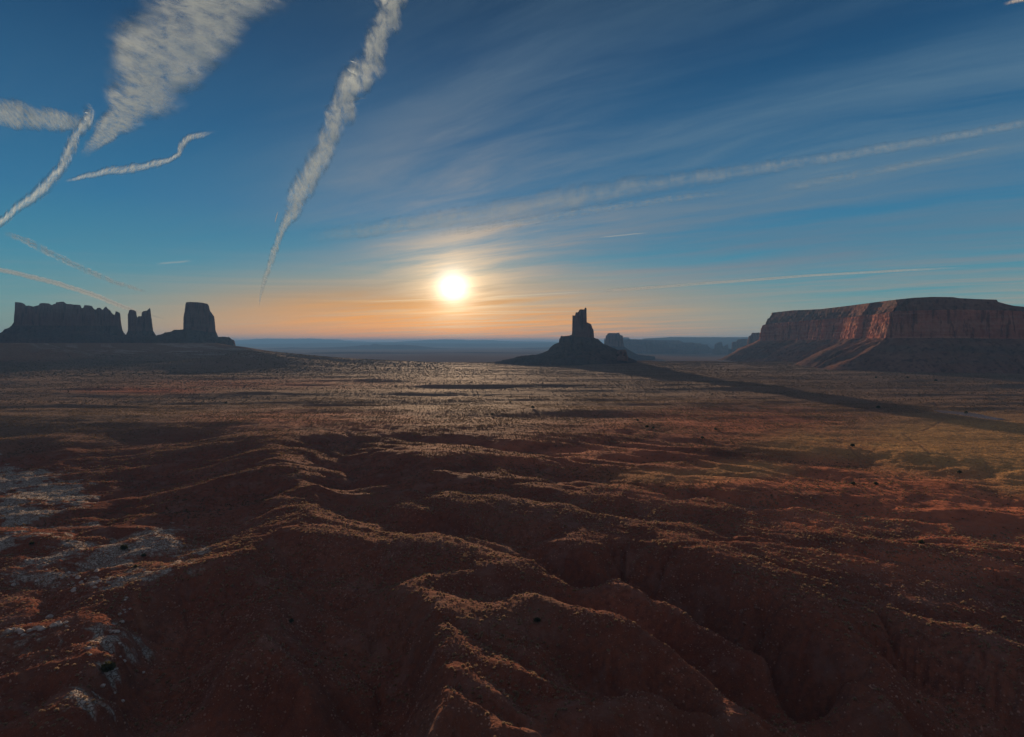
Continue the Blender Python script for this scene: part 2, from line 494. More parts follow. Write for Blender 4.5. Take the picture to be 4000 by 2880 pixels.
# drop near-duplicates
keep, seen = [], set()
for i, p in enumerate(cp):
    key = (round(p[0] * 160), round(p[1] * 160))
    if key not in seen:
        seen.add(key)
        keep.append(i)
cp = cp[keep]
nC = len(cp)
dd = np.hypot(cp[:, None, 0] - cp[None, :, 0], cp[:, None, 1] - cp[None, :, 1])
A = np.zeros((nC + 3, nC + 3))
A[:nC, :nC] = dd - np.eye(nC) * 0.004
A[:nC, nC] = A[nC, :nC] = 1
A[:nC, nC + 1:] = cp[:, :2]
A[nC + 1:, :nC] = cp[:, :2].T
sol = np.linalg.solve(A, np.concatenate([cp[:, 2], np.zeros(3)]))

R0, R1 = 125.0, 3500.0
SUB = 3
NCc, NRc = 401, 381
TT = 1.12
tan_c = np.linspace(-TT, TT, NCc)
th_c = np.arctan(tan_c)
lr_c = np.linspace(math.log(R0), math.log(R1), NRc)
TH, LR = np.meshgrid(th_c, lr_c)                # rows: radius, columns: azimuth
flat = np.stack([TH.ravel(), LR.ravel()], 1)
H = np.empty(len(flat))
for s in range(0, len(flat), 20000):
    q = flat[s:s + 20000]
    d = np.hypot(q[:, None, 0] - cp[None, :, 0], q[:, None, 1] - cp[None, :, 1])
    H[s:s + 20000] = d @ sol[:nC] + sol[nC] + q @ sol[nC + 1:]
H = H.reshape(NRc, NCc)
RR = np.exp(LR)
XX, YY = RR * np.sin(TH), RR * np.cos(TH)
rough_w = sstep(RR, 1100, 550)                  # badlands near, plain far
H += rough_w * (fbm(XX / 40, YY / 40, 4) * 3.0 * sstep(RR, 150, 420) + fbm(XX / 11 + 50, YY / 11, 3) * 0.8)
# low ribs that fan out from the divide: along the fall of the ground on either side
PX0, PY0 = project(XX, YY, H)
wx, wy = XX + fbm(XX / 50, YY / 50, 3) * 34, YY + fbm(XX / 50 + 8, YY / 50 + 3, 3) * 34
side_ = sstep(PX0 - np.interp(PY0, [900, 1060, 1170, 1320, 1500, 1640], [600, 690, 640, 520, 520, 700]), -60, 60)
fall = sstep(PY0, 930, 1010) * (1 - sstep(PX0, 1500, 2000) * sstep(PY0, 1180, 1000) * 0.7)
angr = np.radians(-34.0)
qa, qb = wx * math.cos(angr) + wy * math.sin(angr), -wx * math.sin(angr) + wy * math.cos(angr)
ribr = fbm(qa / 120, qb / 26, 4, 0.55, True)
angl = np.radians(24.0)
ua, ub = wx * math.cos(angl) + wy * math.sin(angl), -wx * math.sin(angl) + wy * math.cos(angl)
ribl = fbm(ua / 110 + 5, ub / 24, 4, 0.55, True)
H += rough_w * fall * (ribr * side_ + ribl * (1 - side_)) * (1.6 + 3.8 * sstep(RR, 260, 400))
gl = np.exp(-np.abs(fbm(qa / 170 + 2, qb / 42 + 6, 3)) / 0.022) * side_ + np.exp(-np.abs(fbm(ua / 150 + 4, ub / 40 + 1, 3)) / 0.022) * (1 - side_)
H -= rough_w * fall * gl * 4.5
H += (1 - rough_w) * (fbm(XX / 420 + 3, YY / 90 + 8, 4) * 12.0) * sstep(RR, 2900, 1500)
H += (1 - rough_w) * (fbm(XX / 170 + 7, YY / 60, 4) * 3.4) * sstep(RR, 3400, 1200)

# stream-power erosion: cuts branching gullies into the slopes
dth = np.gradient(th_c)[None, :] * RR
drr = np.gradient(np.exp(lr_c))[:, None] * np.ones_like(RR)
area0 = (dth * drr)
idx = np.arange(NRc * NCc).reshape(NRc, NCc)
for it in range(9):
    best = np.zeros_like(H)
    rcv = idx.copy()
    dist = np.ones_like(H)
    for di in (-1, 0, 1):
        for dj in (-1, 0, 1):
            if di == 0 and dj == 0:
                continue
            sh = np.full_like(H, 1e9)
            si = np.full_like(idx, -1)
            a0, a1 = max(0, di), NRc + min(0, di)
            b0, b1 = max(0, dj), NCc + min(0, dj)
            sh[a0 - di:a1 - di, b0 - dj:b1 - dj] = H[a0:a1, b0:b1]
            si[a0 - di:a1 - di, b0 - dj:b1 - dj] = idx[a0:a1, b0:b1]
            ds = np.hypot(di * drr, dj * dth)
            sl_ = (H - sh) / ds
            m_ = sl_ > best
            best[m_] = sl_[m_]
            rcv[m_] = si[m_]
            dist[m_] = ds[m_]
    hf = H.ravel()
    order = np.argsort(hf)
    r_l = rcv.ravel().tolist()
    acc = area0.ravel().tolist()
    for i in order[::-1].tolist():
        j = r_l[i]
        if j != i:
            acc[j] += acc[i]
    acc = np.array(acc)
    Ff = (0.05 * np.sqrt(acc) / dist.ravel() * rough_w.ravel())
    Ff = np.minimum(Ff, 1.2).tolist()
    hl = hf.tolist()
    for i in order.tolist():
        j = r_l[i]
        if j != i:
            hl[i] = (hl[i] + Ff[i] * hl[j]) / (1 + Ff[i])
    H = np.array(hl).reshape(H.shape)
    G = H.copy()
    G[1:-1, 1:-1] = 0.25 * (H[:-2, 1:-1] + H[2:, 1:-1] + H[1:-1, :-2] + H[1:-1, 2:])
    H = H * 0.9 + G * 0.1
ACC = np.log10(acc.reshape(H.shape) / area0)


def upsample(Gd, nr, nc):
    fi = np.linspace(0, Gd.shape[0] - 1, nr)
    fj = np.linspace(0, Gd.shape[1] - 1, nc)
    i0 = np.minimum(fi.astype(int), Gd.shape[0] - 2)
    j0 = np.minimum(fj.astype(int), Gd.shape[1] - 2)
    ti, tj = (fi - i0)[:, None], (fj - j0)[None, :]
    a = Gd[i0][:, j0] * (1 - tj) + Gd[i0][:, j0 + 1] * tj
    b = Gd[i0 + 1][:, j0] * (1 - tj) + Gd[i0 + 1][:, j0 + 1] * tj
    return a * (1 - ti) + b * ti


NR, NC = (NRc - 1) * SUB + 1, (NCc - 1) * SUB + 1
Hf = upsample(H, NR, NC)
ACf = upsample(ACC, NR, NC)
tan_f = np.linspace(-TT, TT, NC)
lr_f = np.linspace(math.log(R0), math.log(R1), NR)
THf, LRf = np.meshgrid(np.arctan(tan_f), lr_f)
RF = np.exp(LRf)
XF, YF = RF * np.sin(THf), RF * np.cos(THf)
rw = sstep(RF, 1300, 600)
gy, gx_ = np.gradient(Hf)
steep = np.hypot(gy / (np.gradient(np.exp(lr_f))[:, None]), gx_ / (np.gradient(np.arctan(tan_f))[None, :] * RF))

PXf, PYf = project(XF, YF, Hf)
# material patches of the ground itself, and sunlight painted into red earth
ROCK = [(45, 1070, 120, 38, 1.0), (120, 1098, 70, 26, 1.0), (30, 1130, 80, 40, 0.9), (45, 1200, 110, 28, 0.6), (250, 1230, 170, 52, 0.75), (350, 1210, 70, 40, 1.0), (160, 1285, 190, 26, 0.75),
        (255, 1400, 60, 70, 0.7), (240, 1500, 55, 55, 0.95), (200, 1570, 60, 60, 0.75), (300, 1440, 50, 50, 0.8), (60, 1420, 60, 26, 0.45), (-80, 1110, 100, 100, 0.8), (430, 1215, 40, 16, 0.8)]
rock = np.zeros_like(Hf)
for (cx, cy, rx, ry, s) in ROCK:
    rock = np.maximum(rock, s * np.exp(-(((PXf - cx) / rx) ** 2 + ((PYf - cy) / ry) ** 2) ** 1.3))
rn = fbm(XF / 22, YF / 22, 5, 0.6) + 0.5
rock = sstep(rock + (rn - 0.5) * 1.9 + fbm(XF / 6, YF / 3.2 + 9, 4, 0.65) * 1.3, 0.46, 0.72) * (rock > 0.06)
hill = np.exp(-(((PXf - 300) / 520) ** 2 + ((PYf - 776) / 17) ** 2) ** 2) * sstep(RF, 1500, 2300)
rock = np.maximum(rock, 0.6 * hill * sstep(fbm(XF / 130, YF / 36 + 3, 5, 0.6), 0.03, 0.14))
GRASS = [(2150, 985, 260, 62, 1.0), (1850, 985, 190, 40, 0.55), (2330, 1010, 200, 80, 1.0), (1500, 1055, 160, 18, 0.35), (1650, 1040, 120, 22, 0.5)]
grass = np.zeros_like(Hf)
for (cx, cy, rx, ry, s) in GRASS:
    grass = np.maximum(grass, s * np.exp(-(((PXf - cx) / rx) ** 2 + ((PYf - cy) / ry) ** 2) ** 1.5))
grass = np.clip(grass * 1.4 * (0.55 + 0.9 * (fbm(XF / 40 + 9, YF / 40, 4) + 0.5)), 0, 1)
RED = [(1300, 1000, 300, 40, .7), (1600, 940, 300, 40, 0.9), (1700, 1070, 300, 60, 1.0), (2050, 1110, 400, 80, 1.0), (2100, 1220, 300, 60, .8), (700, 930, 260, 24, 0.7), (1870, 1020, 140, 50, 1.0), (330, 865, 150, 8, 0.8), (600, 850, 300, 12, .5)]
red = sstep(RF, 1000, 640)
sunlit_soil = np.zeros_like(Hf)  # mask of the red ground whose sunlit brightness is painted in
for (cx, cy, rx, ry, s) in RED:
    sunlit_soil = np.maximum(sunlit_soil, s * np.exp(-(((PXf - cx) / rx) ** 2 + ((PYf - cy) / ry) ** 2) ** 1.3))
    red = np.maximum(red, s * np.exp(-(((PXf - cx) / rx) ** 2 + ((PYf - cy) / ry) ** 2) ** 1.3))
red = np.clip(red * (0.6 + 0.9 * (fbm(XF / 90, YF / 45 + 31, 4) + 0.5)), 0, 1)


def polyline_mask(points, width):
    out = np.full(Hf.shape, 9e9)
    for (a, b) in zip(points[:-1], points[1:]):
        ax, ay = at_z(a[0] * K, a[1] * K, a[2])
        bx, by = at_z(b[0] * K, b[1] * K, b[2])
        t = np.clip(((XF - ax) * (bx - ax) + (YF - ay) * (by - ay)) / ((bx - ax) ** 2 + (by - ay) ** 2), 0, 1)
        out = np.minimum(out, np.hypot(XF - ax - t * (bx - ax), YF - ay - t * (by - ay)))
    out = out + (fbm(XF / 12, YF / 12, 3)) * width * 1.2
    return sstep(out, width, width * 0.5)


wash = np.zeros_like(Hf)
for pl, wd in (([(2060, 905, 0), (2090, 930, 0), (2050, 950, 0), (2000, 960, 0), (2040, 985, 0), (2060, 1010, -1)], 1.8),
               ([(1960, 880, 0), (2070, 895, 0), (2080, 908, 0)], 3.5),
               ([(1810, 960, -1), (1880, 985, -2), (1890, 1000, -2.5), (1960, 1030, -3), (2000, 1060, -4)], 2.0),
               ([(0, 1485, -36), (12, 1520, -37), (60, 1535, -38), (110, 1500, -36.5), (170, 1440, -34)], 1.6),
               ([(60, 1620, -41), (40, 1590, -40), (90, 1540, -38)], 2.2),
               ([(300, 1380, -33), (305, 1410, -34.5), (330, 1440, -38)], 1.6),
               ([(1690, 1040, -5), (1600, 1050, -6), (1480, 1060, -6), (1470, 1075, -7)], 3.0)):
    wash = np.maximum(wash, polyline_mask(pl, wd))

# the pan that still holds water
PAN = [at_z(px, py, 0.0) for px, py in ((3640, 1600), (3700, 1599), (3760, 1603), (3830, 1615), (3890, 1628), (3935, 1635), (3880, 1637), (3800, 1629), (3730, 1617), (3670, 1607))]
pcx, pcy = np.mean([p[0] for p in PAN]), np.mean([p[1] for p in PAN])
pd = np.full(Hf.shape, 9e9)
for a, b in (((3650, 1602), (3760, 1611)), ((3760, 1611), (3925, 1635))):
    ax, ay = at_z(*a, 0)
    bx, by = at_z(*b, 0)
    t = np.clip(((XF - ax) * (bx - ax) + (YF - ay) * (by - ay)) / ((bx - ax) ** 2 + (by - ay) ** 2), 0, 1)
    pd = np.minimum(pd, np.hypot(XF - ax - t * (bx - ax), YF - ay - t * (by - ay)))

# fine relief
Hf += rw * (1 - 0.6 * rock) * ((fbm(XF / 8, YF / 8, 4, 0.6) * (0.55 + 1.3 * sstep(ACf, 0.5, 1.6))) + fbm(XF / 1.6 + 3, YF / 1.6, 2) * 0.16 * sstep(RF, 520, 300))
fa, fb = XF * math.cos(angr) + YF * math.sin(angr), -XF * math.sin(angr) + YF * math.cos(angr)
fc, fd = XF * math.cos(angl) + YF * math.sin(angl), -XF * math.sin(angl) + YF * math.cos(angl)
sideF = upsample(side_, NR, NC)
warp_ = fbm(XF / 18, YF / 18, 3) * 12
Hf += rw * (1 - 0.8 * rock) * (fbm(fa / 34, (fb + warp_) / 7.5, 4, 0.55, True) * sideF + fbm(fc / 34, (fd + warp_) / 7.5, 4, 0.55, True) * (1 - sideF)) * (0.8 + 1.6 * sstep(steep, 0.15, 0.5))
Hf += (1 - rw) * (fbm(XF / 70, YF / 16, 3) * 0.8 * sstep(RF, 3300, 1500) + fbm(XF / 9, YF / 6, 2) * 0.5 * sstep(RF, 2000, 900))
Hf += rock * (np.floor((fbm(XF / 14 + 40, YF / 14, 4) + 0.5) * 7) / 7 * 2.2 - 0.9) * rw
Hf -= wash * 0.25
Hf = Hf * sstep(pd, 22, 60) + (-1.1) * (1 - sstep(pd, 22, 60)) - 0.9 * (1 - sstep(pd, 10, 26))


def far_z(x, y):
    """the low valley beyond the rim and the pedestal of the left buttes"""
    r = np.hypot(x, y)
    t = x / np.maximum(y, 1.0)
    z = -80 + fbm(x / 900, y / 900, 4) * 26 + fbm(x / 5000, y / 5000, 3) * 30
    front = (y > 0)
    ped = sstep(t, -0.34, -0.50) * sstep(r, 6200, 4400) * front
    ped = np.maximum(ped, sstep(t, -0.46, -0.50) * sstep(r, 6800, 4800) * front)
    z = z * (1 - ped) + ped * 97
    side = sstep(np.abs(np.arctan2(x, y)), 0.95, 1.1)
    z = z * (1 - side * sstep(r, 9000, 4000)) + 4 * side * sstep(r, 9000, 4000)
    return z


# rim of the plain and everything outside the detailed sector, all one sheet
drop = sstep(RF + fbm(XF / 240, YF / 240, 4) * 420, 3300, 3560)
Hf = Hf * (1 - drop) + far_z(XF, YF) * drop
th_all = np.concatenate([np.linspace(-math.pi, math.atan(-TT), 70)[:-1], np.arctan(tan_f), np.linspace(math.atan(TT), math.pi, 70)[1:]])
lr_all = np.concatenate([np.linspace(math.log(4), math.log(R0), 40)[:-1], lr_f, np.linspace(math.log(R1), math.log(70000), 170)[1:]])
TA, LA = np.meshgrid(th_all, lr_all)
RA = np.exp(LA)
XA, YA = RA * np.sin(TA), RA * np.cos(TA)
ZA = far_z(XA, YA)
near_side = -45 + 45 * sstep(RA, 300, 900) + fbm(XA / 60, YA / 60, 4) * 8 * sstep(RA, 20, 200)
ZA = np.where(RA < R1, near_side * (1 - sstep(RA, 2600, R1)) + ZA * sstep(RA, 2600, R1), ZA)
i0, j0 = 39, 69
ZA[:i0] = np.where(RA[:i0] < R0, -46 - 8 * sstep(RA[:i0], 10, 120), ZA[:i0])
ZA[i0:i0 + NR, j0:j0 + NC] = Hf
for k in range(1, 7):                                # ease the seams
    f = k / 7
    ZA[i0:i0 + NR, j0 - k] = Hf[:, 0] * (1 - f) + ZA[i0:i0 + NR, j0 - 7] * f
    ZA[i0:i0 + NR, j0 + NC - 1 + k] = Hf[:, -1] * (1 - f) + ZA[i0:i0 + NR, j0 + NC + 6] * f
    ZA[i0 - k, j0:j0 + NC] = Hf[0] * (1 - f) + ZA[i0 - 7, j0:j0 + NC] * f


def full(Gd, fill):
    o = np.full(ZA.shape, fill, dtype=np.float32)
    o[i0:i0 + NR, j0:j0 + NC] = Gd
    return o


nr_a, nc_a = ZA.shape
verts = np.stack([XA, YA, ZA], -1).reshape(-1, 3)
faces = grid_faces(nr_a, nc_a)
cen = len(verts)
verts = np.vstack([verts, [[0, 0, -46.0]]])
terr = mesh_np('terrain', verts, faces[:, ::-1])
for nm, G_, fl in (('rock', rock, 0), ('grass', grass, 0), ('red', red, 0.1), ('wash', wash, 0), ('sunlit_soil', np.clip(sunlit_soil, 0, 1), 0), ('sheen', sstep(RF, 3300, 2600), 0), ('flow', np.clip(ACf / 3.0, 0, 1), 0)):
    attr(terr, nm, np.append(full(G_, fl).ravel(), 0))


def ground(x, y):
    """height of the finished sheet inside the detailed sector"""
    x, y = np.asarray(x, float), np.asarray(y, float)
    fj = (x / y + TT) / (2 * TT) * (NC - 1)
    fi = (np.log(np.hypot(x, y)) - math.log(R0)) / (math.log(R1) - math.log(R0)) * (NR - 1)
    fi, fj = np.clip(fi, 0, NR - 1.001), np.clip(fj, 0, NC - 1.001)
    a, b = fi.astype(int), fj.astype(int)
    ti, tj = fi - a, fj - b
    return (Hf[a, b] * (1 - tj) + Hf[a, b + 1] * tj) * (1 - ti) + (Hf[a + 1, b] * (1 - tj) + Hf[a + 1, b + 1] * tj) * ti


def sample(Gd, x, y):
    fj = np.clip((x / y + TT) / (2 * TT) * (NC - 1), 0, NC - 1).astype(int)
    fi = np.clip((np.log(np.hypot(x, y)) - math.log(R0)) / (math.log(R1) - math.log(R0)) * (NR - 1), 0, NR - 1).astype(int)
    return Gd[fi, fj]


# ------------------------------------------------------------------ materials of ground, rock, plants
mt, t = new_mat('red_earth')
geo = t.n('ShaderNodeNewGeometry')
P = geo.outputs['Position']
A_ = lambda n: t.n('ShaderNodeAttribute', attribute_name=n).outputs['Fac']
n1 = t.noise(P, 0.02, 6, 0.6)
n2 = t.noise(P, 0.35, 6, 0.65)
n3 = t.noise(P, 2.2, 4, 0.6)
redc = t.ramp(n1, [(0.3, (0.17, 0.055, 0.034)), (0.5, (0.24, 0.080, 0.046)), (0.7, (0.31, 0.125, 0.078))])
redc = t.mix(t.ss(n2, 0.35, 0.7), redc, (0.15, 0.058, 0.041), 'MIX')
redc = t.mix(t.m('MULTIPLY', t.ss(n3, 0.52, 0.7), 0.45), redc, (0.32, 0.175, 0.125))
sage = t.ramp(n2, [(0.3, (0.13, 0.086, 0.060)), (0.55, (0.24, 0.150, 0.103)), (0.75, (0.38, 0.225, 0.155))])
redc = t.mix(t.m('MULTIPLY', t.ss(t.noise(P, 0.055, 5, 0.7), 0.5, 0.66), 0.6), redc, (0.26, 0.145, 0.115))
col = t.mix(A_('red'), sage, redc)
col = t.mix(t.m('MULTIPLY', A_('sunlit_soil'), t.ss(n1, 0.3, 0.6)), col, t.mix(n3, (0.52, 0.155, 0.08), (0.64, 0.24, 0.13)))  # lighter red stands in for sunshine, put into the base colour
straw = t.ramp(n2, [(0.3, (0.42, 0.22, 0.085)), (0.7, (0.72, 0.43, 0.17))])
col = t.mix(t.m('MULTIPLY', A_('grass'), 0.9), col, straw)
vor = t.n('ShaderNodeTexVoronoi', feature='DISTANCE_TO_EDGE')
wv_ = t.n('ShaderNodeTexNoise')
t.put(wv_.inputs['Vector'], P)
wv_.inputs['Scale'].default_value = 0.25
wv_.inputs['Detail'].default_value = 4
t.put(vor.inputs['Vector'], t.vm('ADD', P, t.vm('SCALE', wv_.outputs[1], scale=5.0)))
vor.inputs['Scale'].default_value = 0.55
crack = t.ss(vor.outputs[0], 0.0, 0.12)
pale = t.ramp(n2, [(0.3, (0.26, 0.20, 0.16)), (0.5, (0.46, 0.41, 0.36)), (0.75, (0.64, 0.59, 0.53))])
pale = t.mix(t.m('SUBTRACT', 1.0, crack), pale, (0.20, 0.13, 0.10))
col = t.mix(A_('rock'), col, pale)
col = t.mix(t.m('MULTIPLY', A_('wash'), 0.4), col, (0.27, 0.135, 0.085))
hgt = t.m('ADD', t.m('MULTIPLY', n2, 1.0), t.m('ADD', t.m('MULTIPLY', n3, 0.25), t.m('MULTIPLY', t.m('MULTIPLY', crack, A_('rock')), 0.5)))
tb = finish(t, col, 0.9, hgt, 1.1, 0.9, 0.25)
t.put(tb.inputs['Specular IOR Level'], t.m('MULTIPLY', t.m('MULTIPLY', A_('sheen'), t.m('SUBTRACT', 1.0, t.m('MULTIPLY', A_('red'), 0.7))), 0.026))
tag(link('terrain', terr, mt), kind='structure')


def rock_mat(name, a, b, c, strata=0.06):
    m, t = new_mat(name)
    P = t.n('ShaderNodeNewGeometry').outputs['Position']
    s = t.n('ShaderNodeSeparateXYZ')
    t.put(s.inputs[0], P)
    n1 = t.noise(P, 0.012, 6, 0.6)
    n2 = t.noise(P, 0.11, 6, 0.62)
    stv = t.noise(t.xyz(t.m('MULTIPLY', s.outputs[0], 0.002), t.m('MULTIPLY', s.outputs[1], 0.002), t.m('MULTIPLY', s.outputs[2], strata)), 1.0, 5, 0.65)
    streak = t.noise(t.xyz(t.m('MULTIPLY', s.outputs[0], 0.07), t.m('MULTIPLY', s.outputs[1], 0.07), t.m('MULTIPLY', s.outputs[2], 0.008)), 1.0, 5, 0.6)
    col = t.mix(t.ss(n1, 0.3, 0.7), a, b)
    col = t.mix(t.m('MULTIPLY', t.ss(stv, 0.45, 0.62), 0.7), col, c)
    col = t.mix(t.m('MULTIPLY', t.ss(streak, 0.48, 0.66), 0.75), col, tuple(x * 0.36 for x in a))
    h = t.m('ADD', t.m('MULTIPLY', n2, 4.0), t.m('ADD', t.m('MULTIPLY', stv, 4.0), t.m('MULTIPLY', streak, 4.0)))
    finish(t, col, 0.95, h, 1.0, 0.8, 0.1)
    return m


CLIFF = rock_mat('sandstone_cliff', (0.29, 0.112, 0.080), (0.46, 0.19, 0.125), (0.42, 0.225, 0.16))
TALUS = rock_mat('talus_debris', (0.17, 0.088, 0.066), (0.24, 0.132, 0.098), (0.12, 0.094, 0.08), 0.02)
DARKCLIFF = rock_mat('shaded_sandstone', (0.13, 0.070, 0.058), (0.19, 0.10, 0.08), (0.17, 0.105, 0.085))  # darker copy of the cliff rock, shade put into its colour
DARKTALUS = rock_mat('shaded_debris', (0.085, 0.055, 0.046), (0.12, 0.078, 0.062), (0.08, 0.062, 0.054), 0.02)  # debris darkened likewise, the shade painted into its colour
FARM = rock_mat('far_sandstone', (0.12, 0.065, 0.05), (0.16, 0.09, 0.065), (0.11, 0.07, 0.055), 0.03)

# ------------------------------------------------------------------ buttes


def silhouette_butte(name, label, sil, depth, core, base_y, half, foot=0.0, cat='butte', flute=7.0, du=2.0, wc=14.0, group=None, mats=(DARKCLIFF, DARKTALUS), split=True, tal=2.2, zend=-10, seed=0.0, kind=None):
    """A rock tower standing on its apron of debris. SIL: skyline (pixel columns and rows of the photograph) turned into real
    width and height at DEPTH metres; CORE: columns between which the cliff stands; HALF: half its thickness in metres."""
    sil = np.array(sil, float)
    us = np.arange(sil[0, 0], sil[-1, 0] + du, du)
    ys = np.interp(us, sil[:, 0], sil[:, 1])
    mpp = depth / F
    cyv = (1440 - ys) / F
    tz = (-SP + cyv * CP) / (CP + cyv * SP)
    top = EYE + tz * depth
    cyb = (1440 - base_y) / F
    zb = EYE + (-SP + cyb * CP) / (CP + cyb * SP) * depth
    uL, uR = core
    x_rel = (us - (uL + uR) / 2) * mpp
    # apron profiles read off the skyline on either side
    nl = us < uL
    nr_ = us > uR
    pL = (np.append((uL - us[nl])[::-1] * mpp, []), top[nl][::-1])
    pR = ((us[nr_] - uR) * mpp, top[nr_])
    def prof(p, rho):
        if len(p[0]) < 2:
            return zb - rho / tal
        v = np.interp(rho, p[0], np.minimum(p[1], zb + 4))
        beyond = np.maximum(rho - p[0][-1], 0)
        return v - beyond / tal
    reach = half + max(60.0, (zb - zend) * tal * 1.35)
    vs = np.concatenate([np.linspace(-reach, -half - 14, 34)[:-1], np.linspace(-half - 14, -half + 26, 26)[:-1], np.linspace(-half + 26, half - 26, 12)[:-1], np.linspace(half - 26, half + 14, 14)[:-1], np.linspace(half + 14, reach, 14)])
    U, V = np.meshgrid(us, vs)
    Xr = (U - (uL + uR) / 2) * mpp
    Dn = half + fbm(Xr / 34 + seed, Xr * 0 + seed, 4, 0.6) * flute * 3.0 + (fbm(Xr / 9 + 5, Xr * 0 + 3 + seed, 2)) * flute
    c0, c1 = (uL - 2), (uR + 2)
    endt = np.clip(np.minimum(U - c0, c1 - U) / max(4.0, 0.16 * (uR - uL)), 0, 1)
    Dn = Dn * (0.45 + 0.55 * np.sqrt(endt))
    wv = np.abs(V) - Dn
    inside = (U >= uL) & (U <= uR)
    T_ = np.interp(U, us, top)
    q = np.clip(-wv / wc, 0, 1)
    st = 0.5 * q + 0.5 * (np.floor(q * 4 + 0.35 * fbm(Xr / 20, V / 20)) / 4 + 0.12 * q)
    st = np.clip(np.where(q >= 1, 1, st), 0, 1)
    du_out = np.where(U < uL, (uL - U), np.where(U > uR, U - uR, 0)) * mpp
    rho = np.hypot(du_out, np.maximum(wv, 0))
    wgt = np.clip((U - uL) / (uR - uL), 0, 1)
    wgt = wgt * wgt * (3 - 2 * wgt)
    Pm = prof(pL, rho) * (1 - wgt) + prof(pR, rho) * wgt
    a_ = np.arctan2(np.maximum(wv, 0) + 1, du_out + 1)
    gul = fbm(Xr / 45 + a_ * 3 + seed, rho / 160, 4, 0.6, True) * np.minimum(rho, 60) * 0.22
    gul = gul * sstep(np.abs(V), 4, 40)
    Pm = Pm + gul + fbm(Xr / 12, V / 12, 3) * np.minimum(rho, 30) * 0.10 * sstep(np.abs(V), 4, 30)
    cap = fbm(Xr / 15, V / 15, 3) * 2.0 - np.abs(V) / half * 3.0
    Zc = np.where(inside, zb + (T_ + np.where(np.abs(V) > 2, np.minimum(cap, 0), 0) - zb) * st, 0)
    Z = np.where(inside & (wv < 0), np.maximum(Zc, np.minimum(Pm, zb)), Pm)
    # along the very spine the skyline is exact
    spine = (~inside) & (np.abs(V) < 10)
    Z = np.where(spine, T_, Z)
    Yw = depth + V
    Xw = ((U - 2000) / F) / (CP) * Yw
    # outward wobble of the cliff faces
    Yw = Yw + np.where(inside, fbm(Xr / 14, Z / 20, 3) * 4.0, 0)
    vv = np.stack([Xw, Yw, Z], -1).reshape(-1, 3)
    ff = grid_faces(len(vs), len(us))
    fz = Z.reshape(-1)[ff].max(1)
    ff = ff[fz > zend - 25]
    iscl = (inside & (wv < 1.5)).reshape(-1)[ff].sum(1) >= 2
    cx = ((uL + uR) / 2 - 2000) / F * depth
    vv = vv - np.array([cx, depth, foot])

    def sub(mask, nm, mat, parent):
        f = ff[mask]
        u_, inv_ = np.unique(f, return_inverse=True)
        return link(nm, mesh_np(nm, vv[u_], inv_.reshape(-1, 4)), mat, parent)
    if split:
        root = thing(name, label, cat, (cx, depth, foot), group)
        sub(iscl, 'cliff', mats[0], root)
        sub(~iscl, 'talus_slope', mats[1], root)
    else:
        root = sub(np.ones(len(ff), bool), name, mats[0], None)
        root.location = (cx, depth, foot)
        tag(root, label if not kind else None, cat if not kind else None, group, kind)
    return root


def crop(pts_, ox, oy, k):
    return [(ox + x * k, oy + y * k) for x, y in pts_]


k1 = 500 / 2268
castle = crop([(-700, 1040), (-300, 930), (0, 800), (60, 770), (110, 715), (180, 690), (225, 655), (255, 610), (272, 590), (275, 520), (292, 400), (300, 360), (284, 320), (288, 232), (350, 235), (410, 243), (470, 265), (500, 300), (550, 295), (620, 315), (680, 300), (728, 292), (735, 262), (790, 252),
               (900, 260), (960, 288), (985, 270), (1025, 265), (1030, 235), (1060, 240), (1080, 232), (1165, 230), (1215, 268), (1300, 272), (1340, 278), (1440, 285), (1470, 305), (1475, 338), (1510, 338), (1525, 288), (1600, 292), (1665, 305), (1680, 335), (1710, 365), (1735, 365), (1745, 340), (1800, 332), (1850, 372),
               (1890, 320), (1920, 318), (1930, 340), (1990, 390), (2010, 430), (2050, 458), (2075, 440), (2072, 395), (2110, 400), (2150, 425), (2165, 450), (2165, 560), (2175, 650), (2190, 730), (2215, 780), (2240, 812), (2290, 830), (2400, 870)], 0, 1130, k1)
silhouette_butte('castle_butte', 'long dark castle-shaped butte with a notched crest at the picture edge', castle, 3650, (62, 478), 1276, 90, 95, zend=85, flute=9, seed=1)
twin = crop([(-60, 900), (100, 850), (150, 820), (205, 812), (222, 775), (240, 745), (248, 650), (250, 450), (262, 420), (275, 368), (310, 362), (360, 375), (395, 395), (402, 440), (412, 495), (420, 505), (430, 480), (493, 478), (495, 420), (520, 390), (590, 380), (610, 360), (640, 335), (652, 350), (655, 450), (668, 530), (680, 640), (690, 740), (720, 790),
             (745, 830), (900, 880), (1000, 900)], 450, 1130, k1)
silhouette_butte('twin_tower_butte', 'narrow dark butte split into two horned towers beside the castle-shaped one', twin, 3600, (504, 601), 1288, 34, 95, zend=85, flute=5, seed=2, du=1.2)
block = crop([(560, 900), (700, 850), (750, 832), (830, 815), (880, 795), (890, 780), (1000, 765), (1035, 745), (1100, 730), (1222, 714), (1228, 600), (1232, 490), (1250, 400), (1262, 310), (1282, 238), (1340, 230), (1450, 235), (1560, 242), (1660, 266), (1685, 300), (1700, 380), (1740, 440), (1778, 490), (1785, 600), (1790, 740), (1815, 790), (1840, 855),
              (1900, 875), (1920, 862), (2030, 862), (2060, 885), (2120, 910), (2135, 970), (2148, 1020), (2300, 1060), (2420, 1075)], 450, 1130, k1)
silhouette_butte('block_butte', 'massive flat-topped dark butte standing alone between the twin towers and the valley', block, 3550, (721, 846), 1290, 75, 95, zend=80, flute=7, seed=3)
k2 = 600 / 2268
